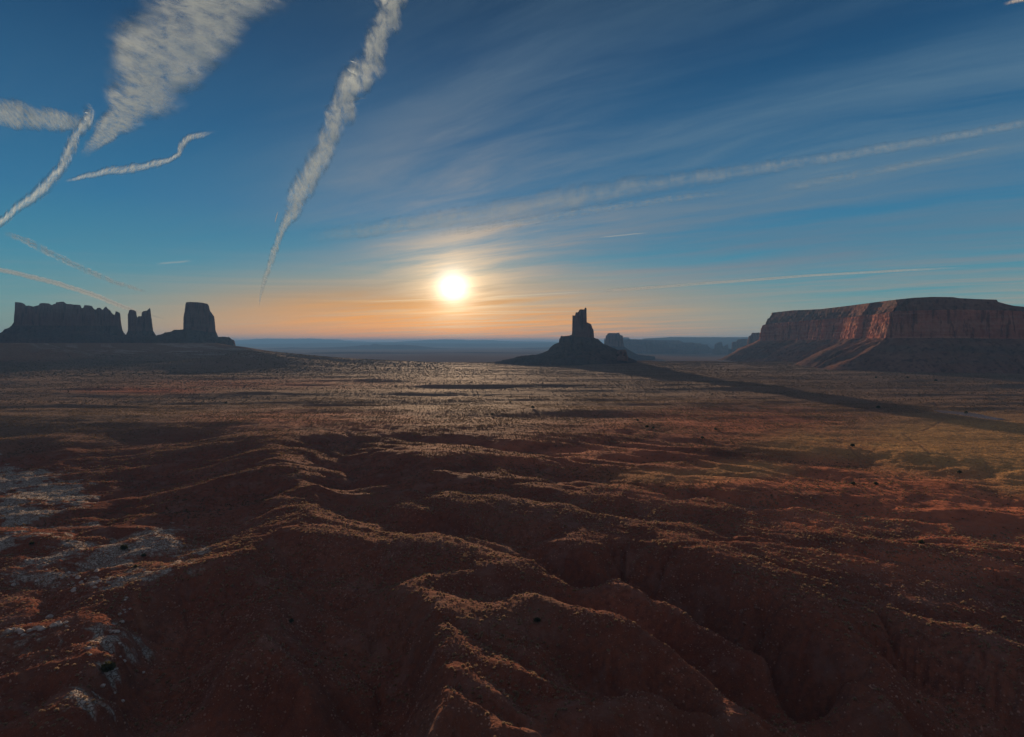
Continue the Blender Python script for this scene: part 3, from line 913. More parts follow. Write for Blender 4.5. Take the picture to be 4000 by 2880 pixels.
indian = crop([(-420, 940), (-200, 920), (0, 890), (60, 860), (140, 848), (220, 832), (260, 815), (380, 806), (540, 790), (640, 755), (720, 720), (750, 680), (780, 655), (850, 615), (880, 608), (885, 545), (900, 540), (905, 510), (980, 503), (1040, 495), (1072, 482), (1075, 440), (1070, 350), (1072, 200), (1085, 195), (1105, 205), (1118, 190), (1125, 155), (1160, 152),
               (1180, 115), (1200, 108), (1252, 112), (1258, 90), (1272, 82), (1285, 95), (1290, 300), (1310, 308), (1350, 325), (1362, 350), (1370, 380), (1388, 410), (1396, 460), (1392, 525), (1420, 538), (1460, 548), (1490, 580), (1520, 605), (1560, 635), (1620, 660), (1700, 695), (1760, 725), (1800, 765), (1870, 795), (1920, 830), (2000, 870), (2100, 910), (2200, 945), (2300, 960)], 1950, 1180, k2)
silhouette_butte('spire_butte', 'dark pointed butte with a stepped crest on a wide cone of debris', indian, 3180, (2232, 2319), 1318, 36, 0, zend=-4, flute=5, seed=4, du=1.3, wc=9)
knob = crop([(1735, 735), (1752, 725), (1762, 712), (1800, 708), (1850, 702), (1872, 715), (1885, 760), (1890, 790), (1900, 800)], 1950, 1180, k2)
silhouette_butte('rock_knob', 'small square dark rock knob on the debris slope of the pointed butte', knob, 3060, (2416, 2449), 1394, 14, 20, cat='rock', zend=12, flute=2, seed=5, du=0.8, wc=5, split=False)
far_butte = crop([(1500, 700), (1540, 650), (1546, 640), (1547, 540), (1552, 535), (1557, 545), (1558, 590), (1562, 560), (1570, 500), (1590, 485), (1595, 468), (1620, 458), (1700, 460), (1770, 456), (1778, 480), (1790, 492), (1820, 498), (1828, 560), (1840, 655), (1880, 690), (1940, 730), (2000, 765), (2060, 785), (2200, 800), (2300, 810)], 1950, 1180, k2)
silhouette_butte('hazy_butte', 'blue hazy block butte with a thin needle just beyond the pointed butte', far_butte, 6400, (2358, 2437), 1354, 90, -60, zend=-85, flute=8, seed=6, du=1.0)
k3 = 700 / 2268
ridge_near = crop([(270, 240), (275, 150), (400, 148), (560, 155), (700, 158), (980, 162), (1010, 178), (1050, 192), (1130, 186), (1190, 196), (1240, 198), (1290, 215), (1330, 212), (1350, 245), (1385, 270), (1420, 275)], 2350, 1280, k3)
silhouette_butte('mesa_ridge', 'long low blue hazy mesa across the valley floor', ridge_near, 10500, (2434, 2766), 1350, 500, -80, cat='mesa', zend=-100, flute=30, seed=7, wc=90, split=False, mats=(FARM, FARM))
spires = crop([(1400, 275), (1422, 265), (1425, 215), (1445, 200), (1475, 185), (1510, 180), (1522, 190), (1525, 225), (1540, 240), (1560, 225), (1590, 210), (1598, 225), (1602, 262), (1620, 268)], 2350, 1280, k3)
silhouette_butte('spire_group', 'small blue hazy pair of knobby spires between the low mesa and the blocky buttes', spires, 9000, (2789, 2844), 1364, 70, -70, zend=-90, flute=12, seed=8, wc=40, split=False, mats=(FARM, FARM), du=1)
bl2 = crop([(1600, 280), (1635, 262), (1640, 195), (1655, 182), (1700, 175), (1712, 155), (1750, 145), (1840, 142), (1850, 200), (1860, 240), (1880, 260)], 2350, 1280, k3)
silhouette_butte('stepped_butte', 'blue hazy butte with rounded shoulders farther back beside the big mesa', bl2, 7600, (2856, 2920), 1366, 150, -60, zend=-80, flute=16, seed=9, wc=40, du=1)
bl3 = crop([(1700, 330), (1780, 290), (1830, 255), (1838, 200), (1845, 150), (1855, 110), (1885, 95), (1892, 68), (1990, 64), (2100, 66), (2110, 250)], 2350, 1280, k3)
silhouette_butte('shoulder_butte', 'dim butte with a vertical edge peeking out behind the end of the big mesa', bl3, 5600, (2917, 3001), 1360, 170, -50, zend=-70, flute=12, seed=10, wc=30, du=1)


def far_ridge(name, sil, depth, thick, zfoot, amp, seed, step=3.0):
    """a distant range: skyline with its own foothills falling towards the viewer"""
    sil = np.array(sil, float)
    us = np.arange(sil[0, 0], sil[-1, 0] + step, step)
    ys = np.interp(us, sil[:, 0], sil[:, 1])
    cyv = (1440 - ys) / F
    top = EYE + (-SP + cyv * CP) / (CP + cyv * SP) * depth
    vs = np.concatenate([np.linspace(-thick, 0, 26), np.linspace(0, thick, 8)[1:]])
    U, V = np.meshgrid(us, vs)
    q = 1 - np.abs(V) / thick
    Xw = (U - 2000) / F * (depth + V)
    e = sstep(np.minimum(U - us[0], us[-1] - U), 0, 60)
    n_ = fbm(Xw / (thick * 0.35) + seed, V / (thick * 0.5), 5, 0.55, True)
    shape = np.where(V <= 0, q ** 1.6 * (1 + n_ * amp * (1 - q) * 2), q)
    Z = zfoot + (np.interp(U, us, top) - zfoot) * np.clip(shape, 0, 1) * np.where(np.abs(V) < 1, 1, 1)
    Z = zfoot + (Z - zfoot) * (0.02 + 0.98 * e) - 2
    vv = np.stack([Xw, depth + V, Z], -1).reshape(-1, 3)
    me = mesh_np(name, vv, grid_faces(len(vs), len(us)))
    return tag(link(name, me, FARM), kind='structure')


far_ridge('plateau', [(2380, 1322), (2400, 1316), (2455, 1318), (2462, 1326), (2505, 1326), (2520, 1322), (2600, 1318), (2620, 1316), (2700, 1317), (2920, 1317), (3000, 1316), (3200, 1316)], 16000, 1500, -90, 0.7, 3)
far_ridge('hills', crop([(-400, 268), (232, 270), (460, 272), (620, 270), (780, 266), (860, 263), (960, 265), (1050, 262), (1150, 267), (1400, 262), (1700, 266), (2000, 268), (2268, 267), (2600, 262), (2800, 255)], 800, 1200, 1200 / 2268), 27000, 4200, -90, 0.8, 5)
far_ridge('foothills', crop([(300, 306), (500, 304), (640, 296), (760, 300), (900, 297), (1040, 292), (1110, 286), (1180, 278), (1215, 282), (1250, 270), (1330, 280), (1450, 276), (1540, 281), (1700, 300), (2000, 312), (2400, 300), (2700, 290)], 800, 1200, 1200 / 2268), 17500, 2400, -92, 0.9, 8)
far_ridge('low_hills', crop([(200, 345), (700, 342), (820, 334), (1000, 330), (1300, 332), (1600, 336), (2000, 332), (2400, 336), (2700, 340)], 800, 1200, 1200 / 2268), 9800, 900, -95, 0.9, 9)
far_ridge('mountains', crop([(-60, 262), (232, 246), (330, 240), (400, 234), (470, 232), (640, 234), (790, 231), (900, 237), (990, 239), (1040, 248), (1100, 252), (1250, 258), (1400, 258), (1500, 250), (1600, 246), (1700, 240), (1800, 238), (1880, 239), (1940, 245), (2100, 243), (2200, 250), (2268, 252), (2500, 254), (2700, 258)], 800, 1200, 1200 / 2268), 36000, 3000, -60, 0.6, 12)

# ------------------------------------------------------------------ the big mesa on the right
MESA_W = [(1520, 3750), (1562, 3200), (1566, 2905), (1520, 2760), (1446, 2574), (1470, 2555), (1432, 2440), (1396, 2340), (1362, 2250), (1328, 2168), (1352, 2150)]
pr = [(3560, 2140), (3700, 2120), (3850, 2110), (4000, 2085), (4250, 2050), (4600, 2050)]
MESA = MESA_W + [((px - 2000) / F * Y, Y) for px, Y in pr] + [(3300, 2300), (3600, 3300), (2800, 4200), (1800, 4350)]


def poly_sdf(x, y, poly):
    d2 = np.full(x.shape, 9e18)
    ins = np.zeros(x.shape, bool)
    n = len(poly)
    for i in range(n):
        ax, ay = poly[i]
        bx, by = poly[(i + 1) % n]
        t_ = np.clip(((x - ax) * (bx - ax) + (y - ay) * (by - ay)) / ((bx - ax) ** 2 + (by - ay) ** 2), 0, 1)
        d2 = np.minimum(d2, (x - ax - t_ * (bx - ax)) ** 2 + (y - ay - t_ * (by - ay)) ** 2)
        c = ((ay > y) != (by > y)) & (x < (bx - ax) * (y - ay) / (by - ay + 1e-12) + ax)
        ins ^= c
    return np.where(ins, -1, 1) * np.sqrt(d2)


def build_mesa():
    # outline walked densely; each outline point carries a section: debris slope, cliff, ledges, cap
    P_ = np.array(MESA, float)
    segs, acc_ = [], 0
    fine = []
    for i in range(len(P_)):
        a, b = P_[i], P_[(i + 1) % len(P_)]
        L = np.hypot(*(b - a))
        fine_here = i < len(MESA_W) + len(pr) - 1
        n = max(2, int(L / (2.6 if fine_here else 60)))
        for k in range(n):
            fine.append(a + (b - a) * k / n)
    O = np.array(fine)
    # smooth the outline a little, then normals
    for _ in range(3):
        O = 0.5 * O + 0.25 * (np.roll(O, 1, 0) + np.roll(O, -1, 0))
    tg = np.roll(O, -6, 0) - np.roll(O, 6, 0)
    ln = np.hypot(tg[:, 0], tg[:, 1])[:, None]
    nrm = np.stack([-tg[:, 1], tg[:, 0]], 1) / ln
    if poly_sdf(O[:1, 0] + nrm[:1, 0] * 20, O[:1, 1] + nrm[:1, 1] * 20, MESA)[0] < 0:
        nrm = -nrm
    for _ in range(14):
        nrm = 0.5 * nrm + 0.25 * (np.roll(nrm, 1, 0) + np.roll(nrm, -1, 0))
    nrm /= np.hypot(nrm[:, 0], nrm[:, 1])[:, None]
    s = np.concatenate([[0], np.cumsum(np.hypot(*(np.diff(O, axis=0)).T))])
    tx = O[:, 0] / np.maximum(O[:, 1], 1)
    pxs = 2000 + tx * F
    rim = np.interp(pxs, [2940, 2965, 3010, 3100, 3200, 3300, 3400, 3480, 3560, 3640, 3720, 3800, 3890, 3905, 3960, 4000, 4200, 4600], [1262, 1272, 1262, 1256, 1247, 1240, 1228, 1215, 1212, 1210, 1208, 1208, 1210, 1210, 1212, 1214, 1230, 1300])
    bas = np.interp(pxs, [2940, 3000, 3300, 3450, 3700, 4000, 4400], [1333, 1332, 1326, 1322, 1322, 1326, 1330])
    SKX, SKY = ([2940, 2962, 3000, 3010, 3090, 3200, 3300, 3420, 3500, 3570, 3640, 3720, 3740, 3800, 3888, 3892, 3950, 4000, 4200, 4600], [1246, 1240, 1226, 1222, 1213, 1208, 1196, 1180, 1170, 1163, 1160, 1161, 1165, 1168, 1171, 1179, 1194, 1199, 1220, 1280])
    back = O[:, 1] > 3790
    toz = lambda yv, Y: EYE + ((-SP + (1440 - yv) / F * CP) / (CP + (1440 - yv) / F * SP)) * Y
    zr, zb = toz(rim, O[:, 1]), toz(bas, O[:, 1])
    # the skyline is met 130 m inside the rim
    nin = nrm.copy()
    for _ in range(60):
        nin = 0.5 * nin + 0.25 * (np.roll(nin, 1, 0) + np.roll(nin, -1, 0))
    ix, iy = O[:, 0] - nin[:, 0] * 66, O[:, 1] - nin[:, 1] * 66
    zs = toz(np.interp(2000 + ix / iy * F, SKX, SKY), iy)
    zr = np.where(back, 190, zr)
    zb = np.where(back, 118, zb)
    zs = np.where(back, 240, zs)
    # offsets: outward distance (metres) and height for every ring of the section
    rows = []
    n_o = len(O)
    fl = fbm(s / 26, s * 0 + 2.2, 4, 0.62) * 26 + fbm(s / 7.5, s * 0 + 8.8, 2) * 7          # vertical flutes
    crk = -np.clip(0.30 - np.abs(fbm(s / 55 + 9, s * 0 + 5.5, 3)) * 3.2, 0, 1) * 34           # deep chimneys
    # debris slope with ribs
    R_ = 33
    for k in range(R_):
        q = 1 - k / (R_ - 1)                                # 1 at the foot, 0 under the cliff
        out = 8 + 235 * q ** 1.25
        rib = (1 - np.abs(2 * vnoise(s / 62 + 3 + 0.3 * q, s * 0 + 1.7 + 0.5 * q) - 1)) * 26 * np.sin(math.pi * min(1, q * 0.9 + 0.05)) + (1 - np.abs(2 * vnoise(s / 23 + 30 + 0.5 * q, s * 0 + 6 + q) - 1)) * 9 * (1 - abs(2 * q - 1))
        zz = zb * (1 - q) ** 1.25 + (-6.0) * (1 - (1 - q) ** 1.25) + (rib - 8 * q) * 0.55
        zz = zz + fbm(s / 9 + 2, s * 0 + q * 21, 3) * 9 * (q > 0.01)
        zz = np.minimum(zz, zb + 1)
        rows.append((out + rib * 0.9 + fbm(s / 17, s * 0 + q * 9, 3) * 10 + fl * 0.3, zz, 0))
    CL = 44
    for k in range(CL):
        q = (k + 0.5) / CL
        bed = fbm(np.full(n_o, q * 9.0), s / 900.0, 3) * 8
        out = 4 - 16 * q + fl * (0.75 + 0.25 * np.sin(q * 3)) + crk * (0.55 + 0.45 * q) + bed + fbm(s / 12 + q * 3, s * 0 + q * 6 + 4, 3) * 9
        zz = zb + (zr - zb) * q
        rows.append((out, zz, 1))
    UP = 13
    for k in range(UP):
        q = (k + 1) / UP
        stp = (math.floor(q * 4) / 4 * 0.6 + q * 0.4)
        out = -16 - 52 * q + fl * 0.6 * (1 - q) + crk * (1 - q) + fbm(s / 30 + 7, s * 0 + q * 5, 4) * 26 * (1 - q * 0.7)
        zz = zr + (zs - zr) * stp + fbm(s / 18, s * 0 + q * 12, 3) * 5 * (1 - q)
        rows.append((out, zz, 2))
    V_, kinds = [], []
    for out, zz, kd in rows:
        nn = nin if kd == 2 else nrm
        V_.append(np.stack([O[:, 0] + nn[:, 0] * out, O[:, 1] + nn[:, 1] * out, zz], 1))
        kinds.append(kd)
    nrw = len(V_)
    V_ = np.array(V_)
    top_c = np.array([[2150, 2950, float(np.median(zs[~back]))]])
    base = np.array([1900.0, 2600.0, 0.0])
    root = thing('mesa', 'broad reddish mesa with sheer cliffs and sunlit fluted buttress, cut off by the picture edge', 'mesa', tuple(base))
    ring = np.arange(n_o)
    nx_ = (ring + 1) % n_o
    names = (('talus_slope', TALUS, 0, R_), ('cliff', CLIFF, R_ - 1, R_ + CL), ('cap_ledge', TALUS, R_ + CL - 1, nrw))
    for nm, mat, r0, r1 in names:
        vv = V_[r0:r1].reshape(-1, 3)
        ff = []
        for r in range(r1 - r0 - 1):
            ff.append(np.stack([ring + r * n_o, nx_ + r * n_o, nx_ + (r + 1) * n_o, ring + (r + 1) * n_o], 1))
        ff = np.concatenate(ff)
        if nm == 'cap_ledge':
            vv = np.vstack([vv, top_c])
            l = (r1 - r0 - 1) * n_o
            ff = np.vstack([ff, np.stack([ring + l, nx_ + l, np.full(n_o, len(vv) - 1), np.full(n_o, len(vv) - 1)], 1)[:0]])
            tri = np.stack([ring + l, nx_ + l, np.full(n_o, len(vv) - 1)], 1)
            me = bpy.data.meshes.new(nm)
            me.from_pydata((vv - base).tolist(), [], ff.tolist() + tri.tolist())
            me.polygons.foreach_set('use_smooth', np.full(len(me.polygons), True))
        else:
            me = mesh_np(nm, vv - base, ff)
        link(nm, me, mat, root)


build_mesa()

# ------------------------------------------------------------------ pond on the pan
mw_, t = new_mat('pond_water')
b_ = finish(t, (0.24, 0.20, 0.19), 0.12, t.noise(t.n('ShaderNodeNewGeometry').outputs['Position'], 0.6, 3), 0.02, 0.3, 0.5)
ang_ = np.linspace(0, 2 * math.pi, 73)[:-1]
pv = []
pl_ = [Vector((x, y, 0)) for x, y in PAN]
for i in range(len(pl_)):
    for k in range(6):
        a, b = pl_[i], pl_[(i + 1) % len(pl_)]
        pv.append(a.lerp(b, k / 6))
for _ in range(3):
    pv = [(pv[i - 1] + pv[i] * 2 + pv[(i + 1) % len(pv)]) / 4 for i in range(len(pv))]
me = bpy.data.meshes.new('pond')
me.from_pydata([(v.x - pcx, v.y - pcy, 0) for v in pv], [], [tuple(range(len(pv)))])
tag(link('pond', me, mw_, None, (pcx, pcy, -1.35)), kind='structure')

# ------------------------------------------------------------------ shrubs


def plant_mat(name, a, b, trans=0.35):
    m, t = new_mat(name)
    g = t.n('ShaderNodeNewGeometry')
    n_ = t.noise(g.outputs['Position'], 0.9, 3)
    c = t.mix(t.m('ADD', t.m('MULTIPLY', g.outputs['Random Per Island'], 0.6), t.m('MULTIPLY', n_, 0.4)), a, b)
    d = t.n('ShaderNodeBsdfDiffuse')
    t.put(d.inputs[0], c)
    tr = t.n('ShaderNodeBsdfTranslucent')
    t.put(tr.inputs[0], c)
    mx = t.n('ShaderNodeMixShader')
    mx.inputs[0].default_value = trans
    t.put(mx.inputs[1], d.outputs[0])
    t.put(mx.inputs[2], tr.outputs[0])
    o = t.n('ShaderNodeOutputMaterial')
    t.put(o.inputs[0], mx.outputs[0])
    return m


DRY = plant_mat('dry_scrub', (0.20, 0.145, 0.09), (0.64, 0.46, 0.30), 0.33)
SAGE = plant_mat('sage_scrub', (0.075, 0.066, 0.042), (0.30, 0.21, 0.125), 0.4)
GREEN = plant_mat('juniper_green', (0.035, 0.045, 0.022), (0.09, 0.10, 0.045), 0.25)
BARK = plant_mat('juniper_bark', (0.10, 0.07, 0.05), (0.16, 0.11, 0.08), 0.0)


def clump(n, seed, flat=0.75, leaf=0.30):
    """a rounded bush of radius one: narrow leaf sprays standing out of a dome; triangles"""
    r = np.random.default_rng(seed)
    V_, F_ = [], []
    for i in range(n):
        ph, ct = r.random() * 2 * math.pi, r.random() ** 0.7
        st = math.sqrt(max(0, 1 - ct * ct))
        d = np.array([math.cos(ph) * st, math.sin(ph) * st, ct * flat + 0.06])
        rad = 0.55 + 0.45 * r.random()
        root = d * rad * 0.45
        tip = d * rad + r.normal(0, 0.05, 3)
        side = np.cross(d, r.normal(0, 1, 3))
        side = side / (np.linalg.norm(side) + 1e-9) * leaf * (0.7 + 0.6 * r.random())
        b = len(V_)
        V_ += [root - side * 0.5, root + side * 0.5, tip + side * 0.4, tip - side * 0.5]
        F_ += [(b, b + 1, b + 2), (b, b + 2, b + 3)]
    V_, F_ = np.array(V_), np.array(F_)
    V_[:, 2] = np.maximum(V_[:, 2], -0.05)
    return V_, F_


def lump(n, seed):
    """low spiky dome for shrubs far off"""
    r = np.random.default_rng(seed)
    a = np.arange(n) / n * 2 * math.pi
    rr = 0.8 + 0.4 * r.random(n)
    lo = np.stack([np.cos(a) * rr, np.sin(a) * rr, np.full(n, -0.25)], 1)
    hi = np.stack([np.cos(a + .4) * rr * 0.6, np.sin(a + .4) * rr * 0.6, 0.45 + 0.35 * r.random(n)], 1)
    V_ = np.vstack([lo, hi, [[0, 0, 0.75]]])
    F_ = []
    for i in range(n):
        j = (i + 1) % n
        F_ += [(i, j, n + i), (j, n + j, n + i), (n + i, n + j, 2 * n)]
    return V_, np.array(F_)


def scatter(n, r0, r1, seed):
    """random spots, even in area between two radii, inside the view"""
    r = np.random.default_rng(seed)
    rad = np.sqrt(r.random(n) * (r1 ** 2 - r0 ** 2) + r0 ** 2)
    tn = np.tan((r.random(n) * 2 - 1) * math.atan(0.97))
    th = np.arctan(tn)
    return rad * np.sin(th), rad * np.cos(th), r


def density(x, y):
    st = sample(steep, x, y)
    d = sstep(st, 1.5, 0.45) * (1 - 0.8 * sample(rock, x, y)) * (1 - sample(wash, x, y))
    d = d * (0.25 + 1.1 * sstep(fbm(x / 45, y / 30, 4) + 0.5, 0.34, 0.62)) + 1.2 * sample(grass, x, y)
    return d


def merge(bases, x, y, z, size, r, squash=None):
    """all the small shrubs as one vertex/triangle array"""
    pick = r.integers(0, len(bases), len(x))
    Vs, Fs, off = [], [], 0
    for k, (bv, bf) in enumerate(bases):
        m = np.nonzero(pick == k)[0]
        if not len(m):
            continue
        a = r.random(len(m)) * 2 * math.pi
        c, s_ = np.cos(a)[:, None], np.sin(a)[:, None]
        S = size[m][:, None]
        hs = (0.75 + 0.5 * r.random(len(m)))[:, None]
        vx = (bv[None, :, 0] * c - bv[None, :, 1] * s_) * S + x[m][:, None]
        vy = (bv[None, :, 0] * s_ + bv[None, :, 1] * c) * S + y[m][:, None]
        vz = bv[None, :, 2] * S * hs + z[m][:, None]
        Vs.append(np.stack([vx, vy, vz], -1).reshape(-1, 3))
        Fs.append((bf[None] + (np.arange(len(m)) * len(bv))[:, None, None] + off).reshape(-1, 3))
        off += len(m) * len(bv)
    return np.vstack(Vs), np.vstack(Fs)


near_b = [clump(46, 100 + i) for i in range(6)]
mid_b = [clump(9, 200 + i, 0.8, 0.75) for i in range(5)]
far_b = [lump(5, 300 + i) for i in range(5)]
allV, allF, off = [], [], 0
# near
x, y, r_ = scatter(46000, 128, 460, 11)
ok = r_.random(len(x)) < density(x, y) * 1.0
x, y = x[ok], y[ok]
z = ground(x, y)
size = 0.22 + 0.72 * r_.random(len(x)) ** 2.2 + 0.35 * (r_.random(len(x)) > 0.9)
qx, qy = project(x, y, z)
dist_ = np.sqrt(x * x + y * y + (z - EYE) ** 2)
inview = (qx > 8) & (qx < 2260) & (qy < 1625)
score = np.where(inview, size / dist_, 0)
top300 = np.argsort(-score)[:300]
mask = np.ones(len(x), bool)
mask[top300] = False
V1, F1 = merge(near_b, x[mask], y[mask], z[mask], size[mask], r_)
allV.append(V1); allF.append(F1 + off); off += len(V1)
near_sel = (x[top300], y[top300], z[top300], size[top300], qx[top300], qy[top300])
# middle
x, y, r_ = scatter(130000, 460, 1150, 12)
ok = r_.random(len(x)) < density(x, y) * 0.95
x, y = x[ok], y[ok]
z = ground(x, y)
sm_ = 0.45 + 0.65 * r_.random(len(x)) ** 2
straw_ = sample(grass, x, y) > 0.25
V1, F1 = merge(mid_b, x[straw_], y[straw_], z[straw_], sm_[straw_] * 0.8, r_)
F0_ = np.vstack([allF[0], F1 + len(allV[0])])
allV[0] = np.vstack([allV[0], V1]); allF[0] = F0_; off = len(allV[0])
V1, F1 = merge(mid_b, x[~straw_], y[~straw_], z[~straw_], sm_[~straw_], r_)
allV.append(V1); allF.append(F1 + off); off += len(V1)
# far
x, y, r_ = scatter(230000, 1150, 3300, 13)
ok = (r_.random(len(x)) < (0.25 + 0.9 * sstep(fbm(x / 160, y / 50, 4) + 0.5, 0.35, 0.6))) & (sample(drop, x, y) < 0.05)
x, y = x[ok], y[ok]
z = ground(x, y)
V1, F1 = merge(far_b, x, y, z, (0.45 + 0.75 * r_.random(len(x)) ** 2) * (0.7 + np.hypot(x, y) / 3000), r_)
allV.append(V1); allF.append(F1 + off); off += len(V1)
# bigger dark bushes on the rise below the buttes
r_ = np.random.default_rng(33)
tb, rb = -0.96 + 0.86 * r_.random(2600), 2150 + 1150 * r_.random(2600)
yb = rb / np.sqrt(1 + tb * tb)
xb = tb * yb
V1, F1 = merge(far_b, xb, yb, ground(xb, yb), 1.6 + 3.0 * r_.random(2600) ** 2, r_)
allV.append(V1); allF.append(F1 + off); off += len(V1)
tag(link('dry_scrub', mesh_np('dry_scrub', allV[0], allF[0], False), DRY), kind='stuff')
tag(link('sage_scrub', mesh_np('sage_scrub', np.vstack(allV[1:]), np.vstack([f - len(allV[0]) for f in allF[1:]]), False), SAGE), kind='stuff')

# loose stones on the near slopes
x, y, r_ = scatter(120000, 128, 440, 21)
ok = r_.random(len(x)) < 0.25 + 0.75 * sstep(fbm(x / 16, y / 16, 4) + 0.5, 0.45, 0.62)
x, y = x[ok], y[ok]
V1, F1 = merge([lump(5, 400 + i) for i in range(6)], x, y, ground(x, y), 0.12 + 0.42 * r_.random(len(x)) ** 3, r_)
mg, t = new_mat('loose_stones')
finish(t, t.mix(t.n('ShaderNodeNewGeometry').outputs['Random Per Island'], (0.14, 0.065, 0.046), (0.48, 0.29, 0.22)), 0.9)
tag(link('gravel', mesh_np('gravel', V1, F1, False), mg), kind='stuff')

shrub_meshes = []
for i in range(8):
    bv, bf = clump(90, 500 + i, 0.8, 0.2)
    me = mesh_np('desert_shrub', bv, bf, False)
    me.materials.append(DRY)
    shrub_meshes.append(me)


def zone(qx, qy):
    if qx < 470:
        return 'low dry shrub among the whitish rock slabs and red washes', 'dry shrubs among the pale rocks'
    if qx < 860 and qy > 1300:
        return 'low dry shrub on the small spur between two dark hollows', 'dry shrubs on the small spur'
    if qx < 1010 and qy < 1310:
        return 'low dry shrub on the soft red mound below the winding divide', 'dry shrubs on the red mound'
    rv = np.interp(qx, [1000, 1120, 1250, 1410, 1530, 1640, 1760], [1195, 1240, 1318, 1372, 1440, 1530, 1620])
    if qy > rv:
        return 'low straw-coloured shrub on the bushy red ridges below the ravine', 'dry shrubs on the bushy ridges'
    return 'low dry shrub scattered on the dark red slope across the ravine', 'dry shrubs on the dark slope'


for i, (x, y, z, s, qx, qy) in enumerate(zip(*near_sel)):
    o = bpy.data.objects.new('desert_shrub', shrub_meshes[i % 8])
    COL.objects.link(o)
    o.location = (x, y, z)
    o.rotation_euler = (0, 0, random.random() * 6.28)
    o.scale = (s, s, s * random.uniform(0.8, 1.25))
    lb, gr = zone(qx, qy)
    tag(o, lb, 'shrub', gr)

# ------------------------------------------------------------------ junipers: the few bigger dark bushes
def juniper(px, py, size, label, group=None, hue=GREEN, parts=False):
    qx, qy = px * K, py * K
    z = -10.0
    for _ in range(12):
        x, y = at_z(qx, qy, z)
        z = z * 0.4 + float(ground(x, y)) * 0.6
    bv, bf = clump(420 if parts else 150, int(px * 7 + py), 1.05, 0.20 if parts else 0.28)
    rr_ = np.random.default_rng(int(px + py))
    bv = bv * (1 + 0.25 * fbm(bv[:, :1] * 2 + px, bv[:, 1:2] * 2 + py, 2))
    root = thing('juniper', label, 'juniper', (x, y, z), group)
    me = mesh_np('crown', (bv * size) + [0, 0, 0.25 * size], bf, False)
    link('crown', me, hue, root)
    tv, tf = [], []
    for k in range(4):
        a = k * 1.6 + px
        for h, rad in ((-0.15, 0.10), (0.35, 0.07), (0.8, 0.03)):
            for q in range(5):
                p = q / 5 * 2 * math.pi
                tv.append((math.cos(a) * 0.35 * max(h, 0) + math.cos(p) * rad, math.sin(a) * 0.35 * max(h, 0) + math.sin(p) * rad, h))
        b = k * 15
        for lev in range(2):
            for q in range(5):
                tf.append((b + lev * 5 + q, b + lev * 5 + (q + 1) % 5, b + lev * 5 + 5 + (q + 1) % 5, b + lev * 5 + 5 + q))
    link('trunk', mesh_np('trunk', np.array(tv) * size, np.array(tf)), BARK, root)


juniper(240, 1488, 2.9, 'yellowish green juniper on sunlit ground beside pale rock slabs, the largest bush', None, plant_mat('olive_juniper', (0.06, 0.06, 0.022), (0.14, 0.13, 0.05)), True)
juniper(275, 1218, 2.3, 'dark juniper in the middle of the pale grey rock shelf', parts=True)
juniper(318, 1233, 1.4, 'small dark juniper at the lower edge of the pale grey rock shelf')
juniper(300, 1258, 1.2, 'small dark juniper just below the pale grey rock shelf')
juniper(70, 1207, 1.6, 'dark juniper among sunlit orange grass tufts beside pale rocks')
juniper(1190, 1378, 1.5, 'dark juniper in the mouth of a gully between bushy ridges', parts=True)
juniper(645, 1380, 1.5, 'dark juniper behind the tip of the small sunlit spur')
for px, py, s, lb in ((1412, 933, 2.4, 'round dark juniper standing alone on the red flat beyond the low ridges'), (1433, 948, 2.6, 'dark juniper beside a smaller one on the red flat, just below the lone round one'),
                      (1447, 950, 2.0, 'smaller dark juniper of the pair on the red flat'), (1556, 972, 2.2, 'dark juniper on the slope where the red flat meets the shaded folds'),
                      (1585, 953, 2.2, 'dark juniper on the red flat near the foot of the long shadow'), (2072, 845, 4.5, 'dark juniper on the plain below the big mesa, east of two others'),
                      (2010, 838, 4.0, 'dark juniper on the plain below the big mesa, middle one of three'), (1940, 838, 3.6, 'dark juniper on the plain below the big mesa, nearest the long shadow'),
                      (1888, 990, 2.6, 'dark juniper at the head of the wash beside yellow grass'), (1890, 1075, 2.2, 'dark juniper in the shaded folds of the small red hill'), (1940, 1075, 2.0, 'dark juniper below the small red hill beside the wash'),
                      (1945, 905, 3.4, 'dark juniper inside the long shadow near the pond'), (2140, 915, 2.6, 'dark bush at the bank of the narrow pond'), (500, 895, 2.6, 'dark juniper on the plain above the winding divide'),
                      (2125, 1049, 2.0, 'dark juniper on the edge between yellow grass and red ground'), (1180, 905, 3.2, 'grey bush on the sagebrush plain in line with the pointed butte'), (1130, 893, 2.6, 'dark bush on the sagebrush plain below the sun'),
                      (1090, 920, 2.4, 'dark bush at the near edge of the sagebrush plain'), (2040, 1205, 1.8, 'green bush at the foot of the sunlit red bank')):
    juniper(px, py, s, lb)

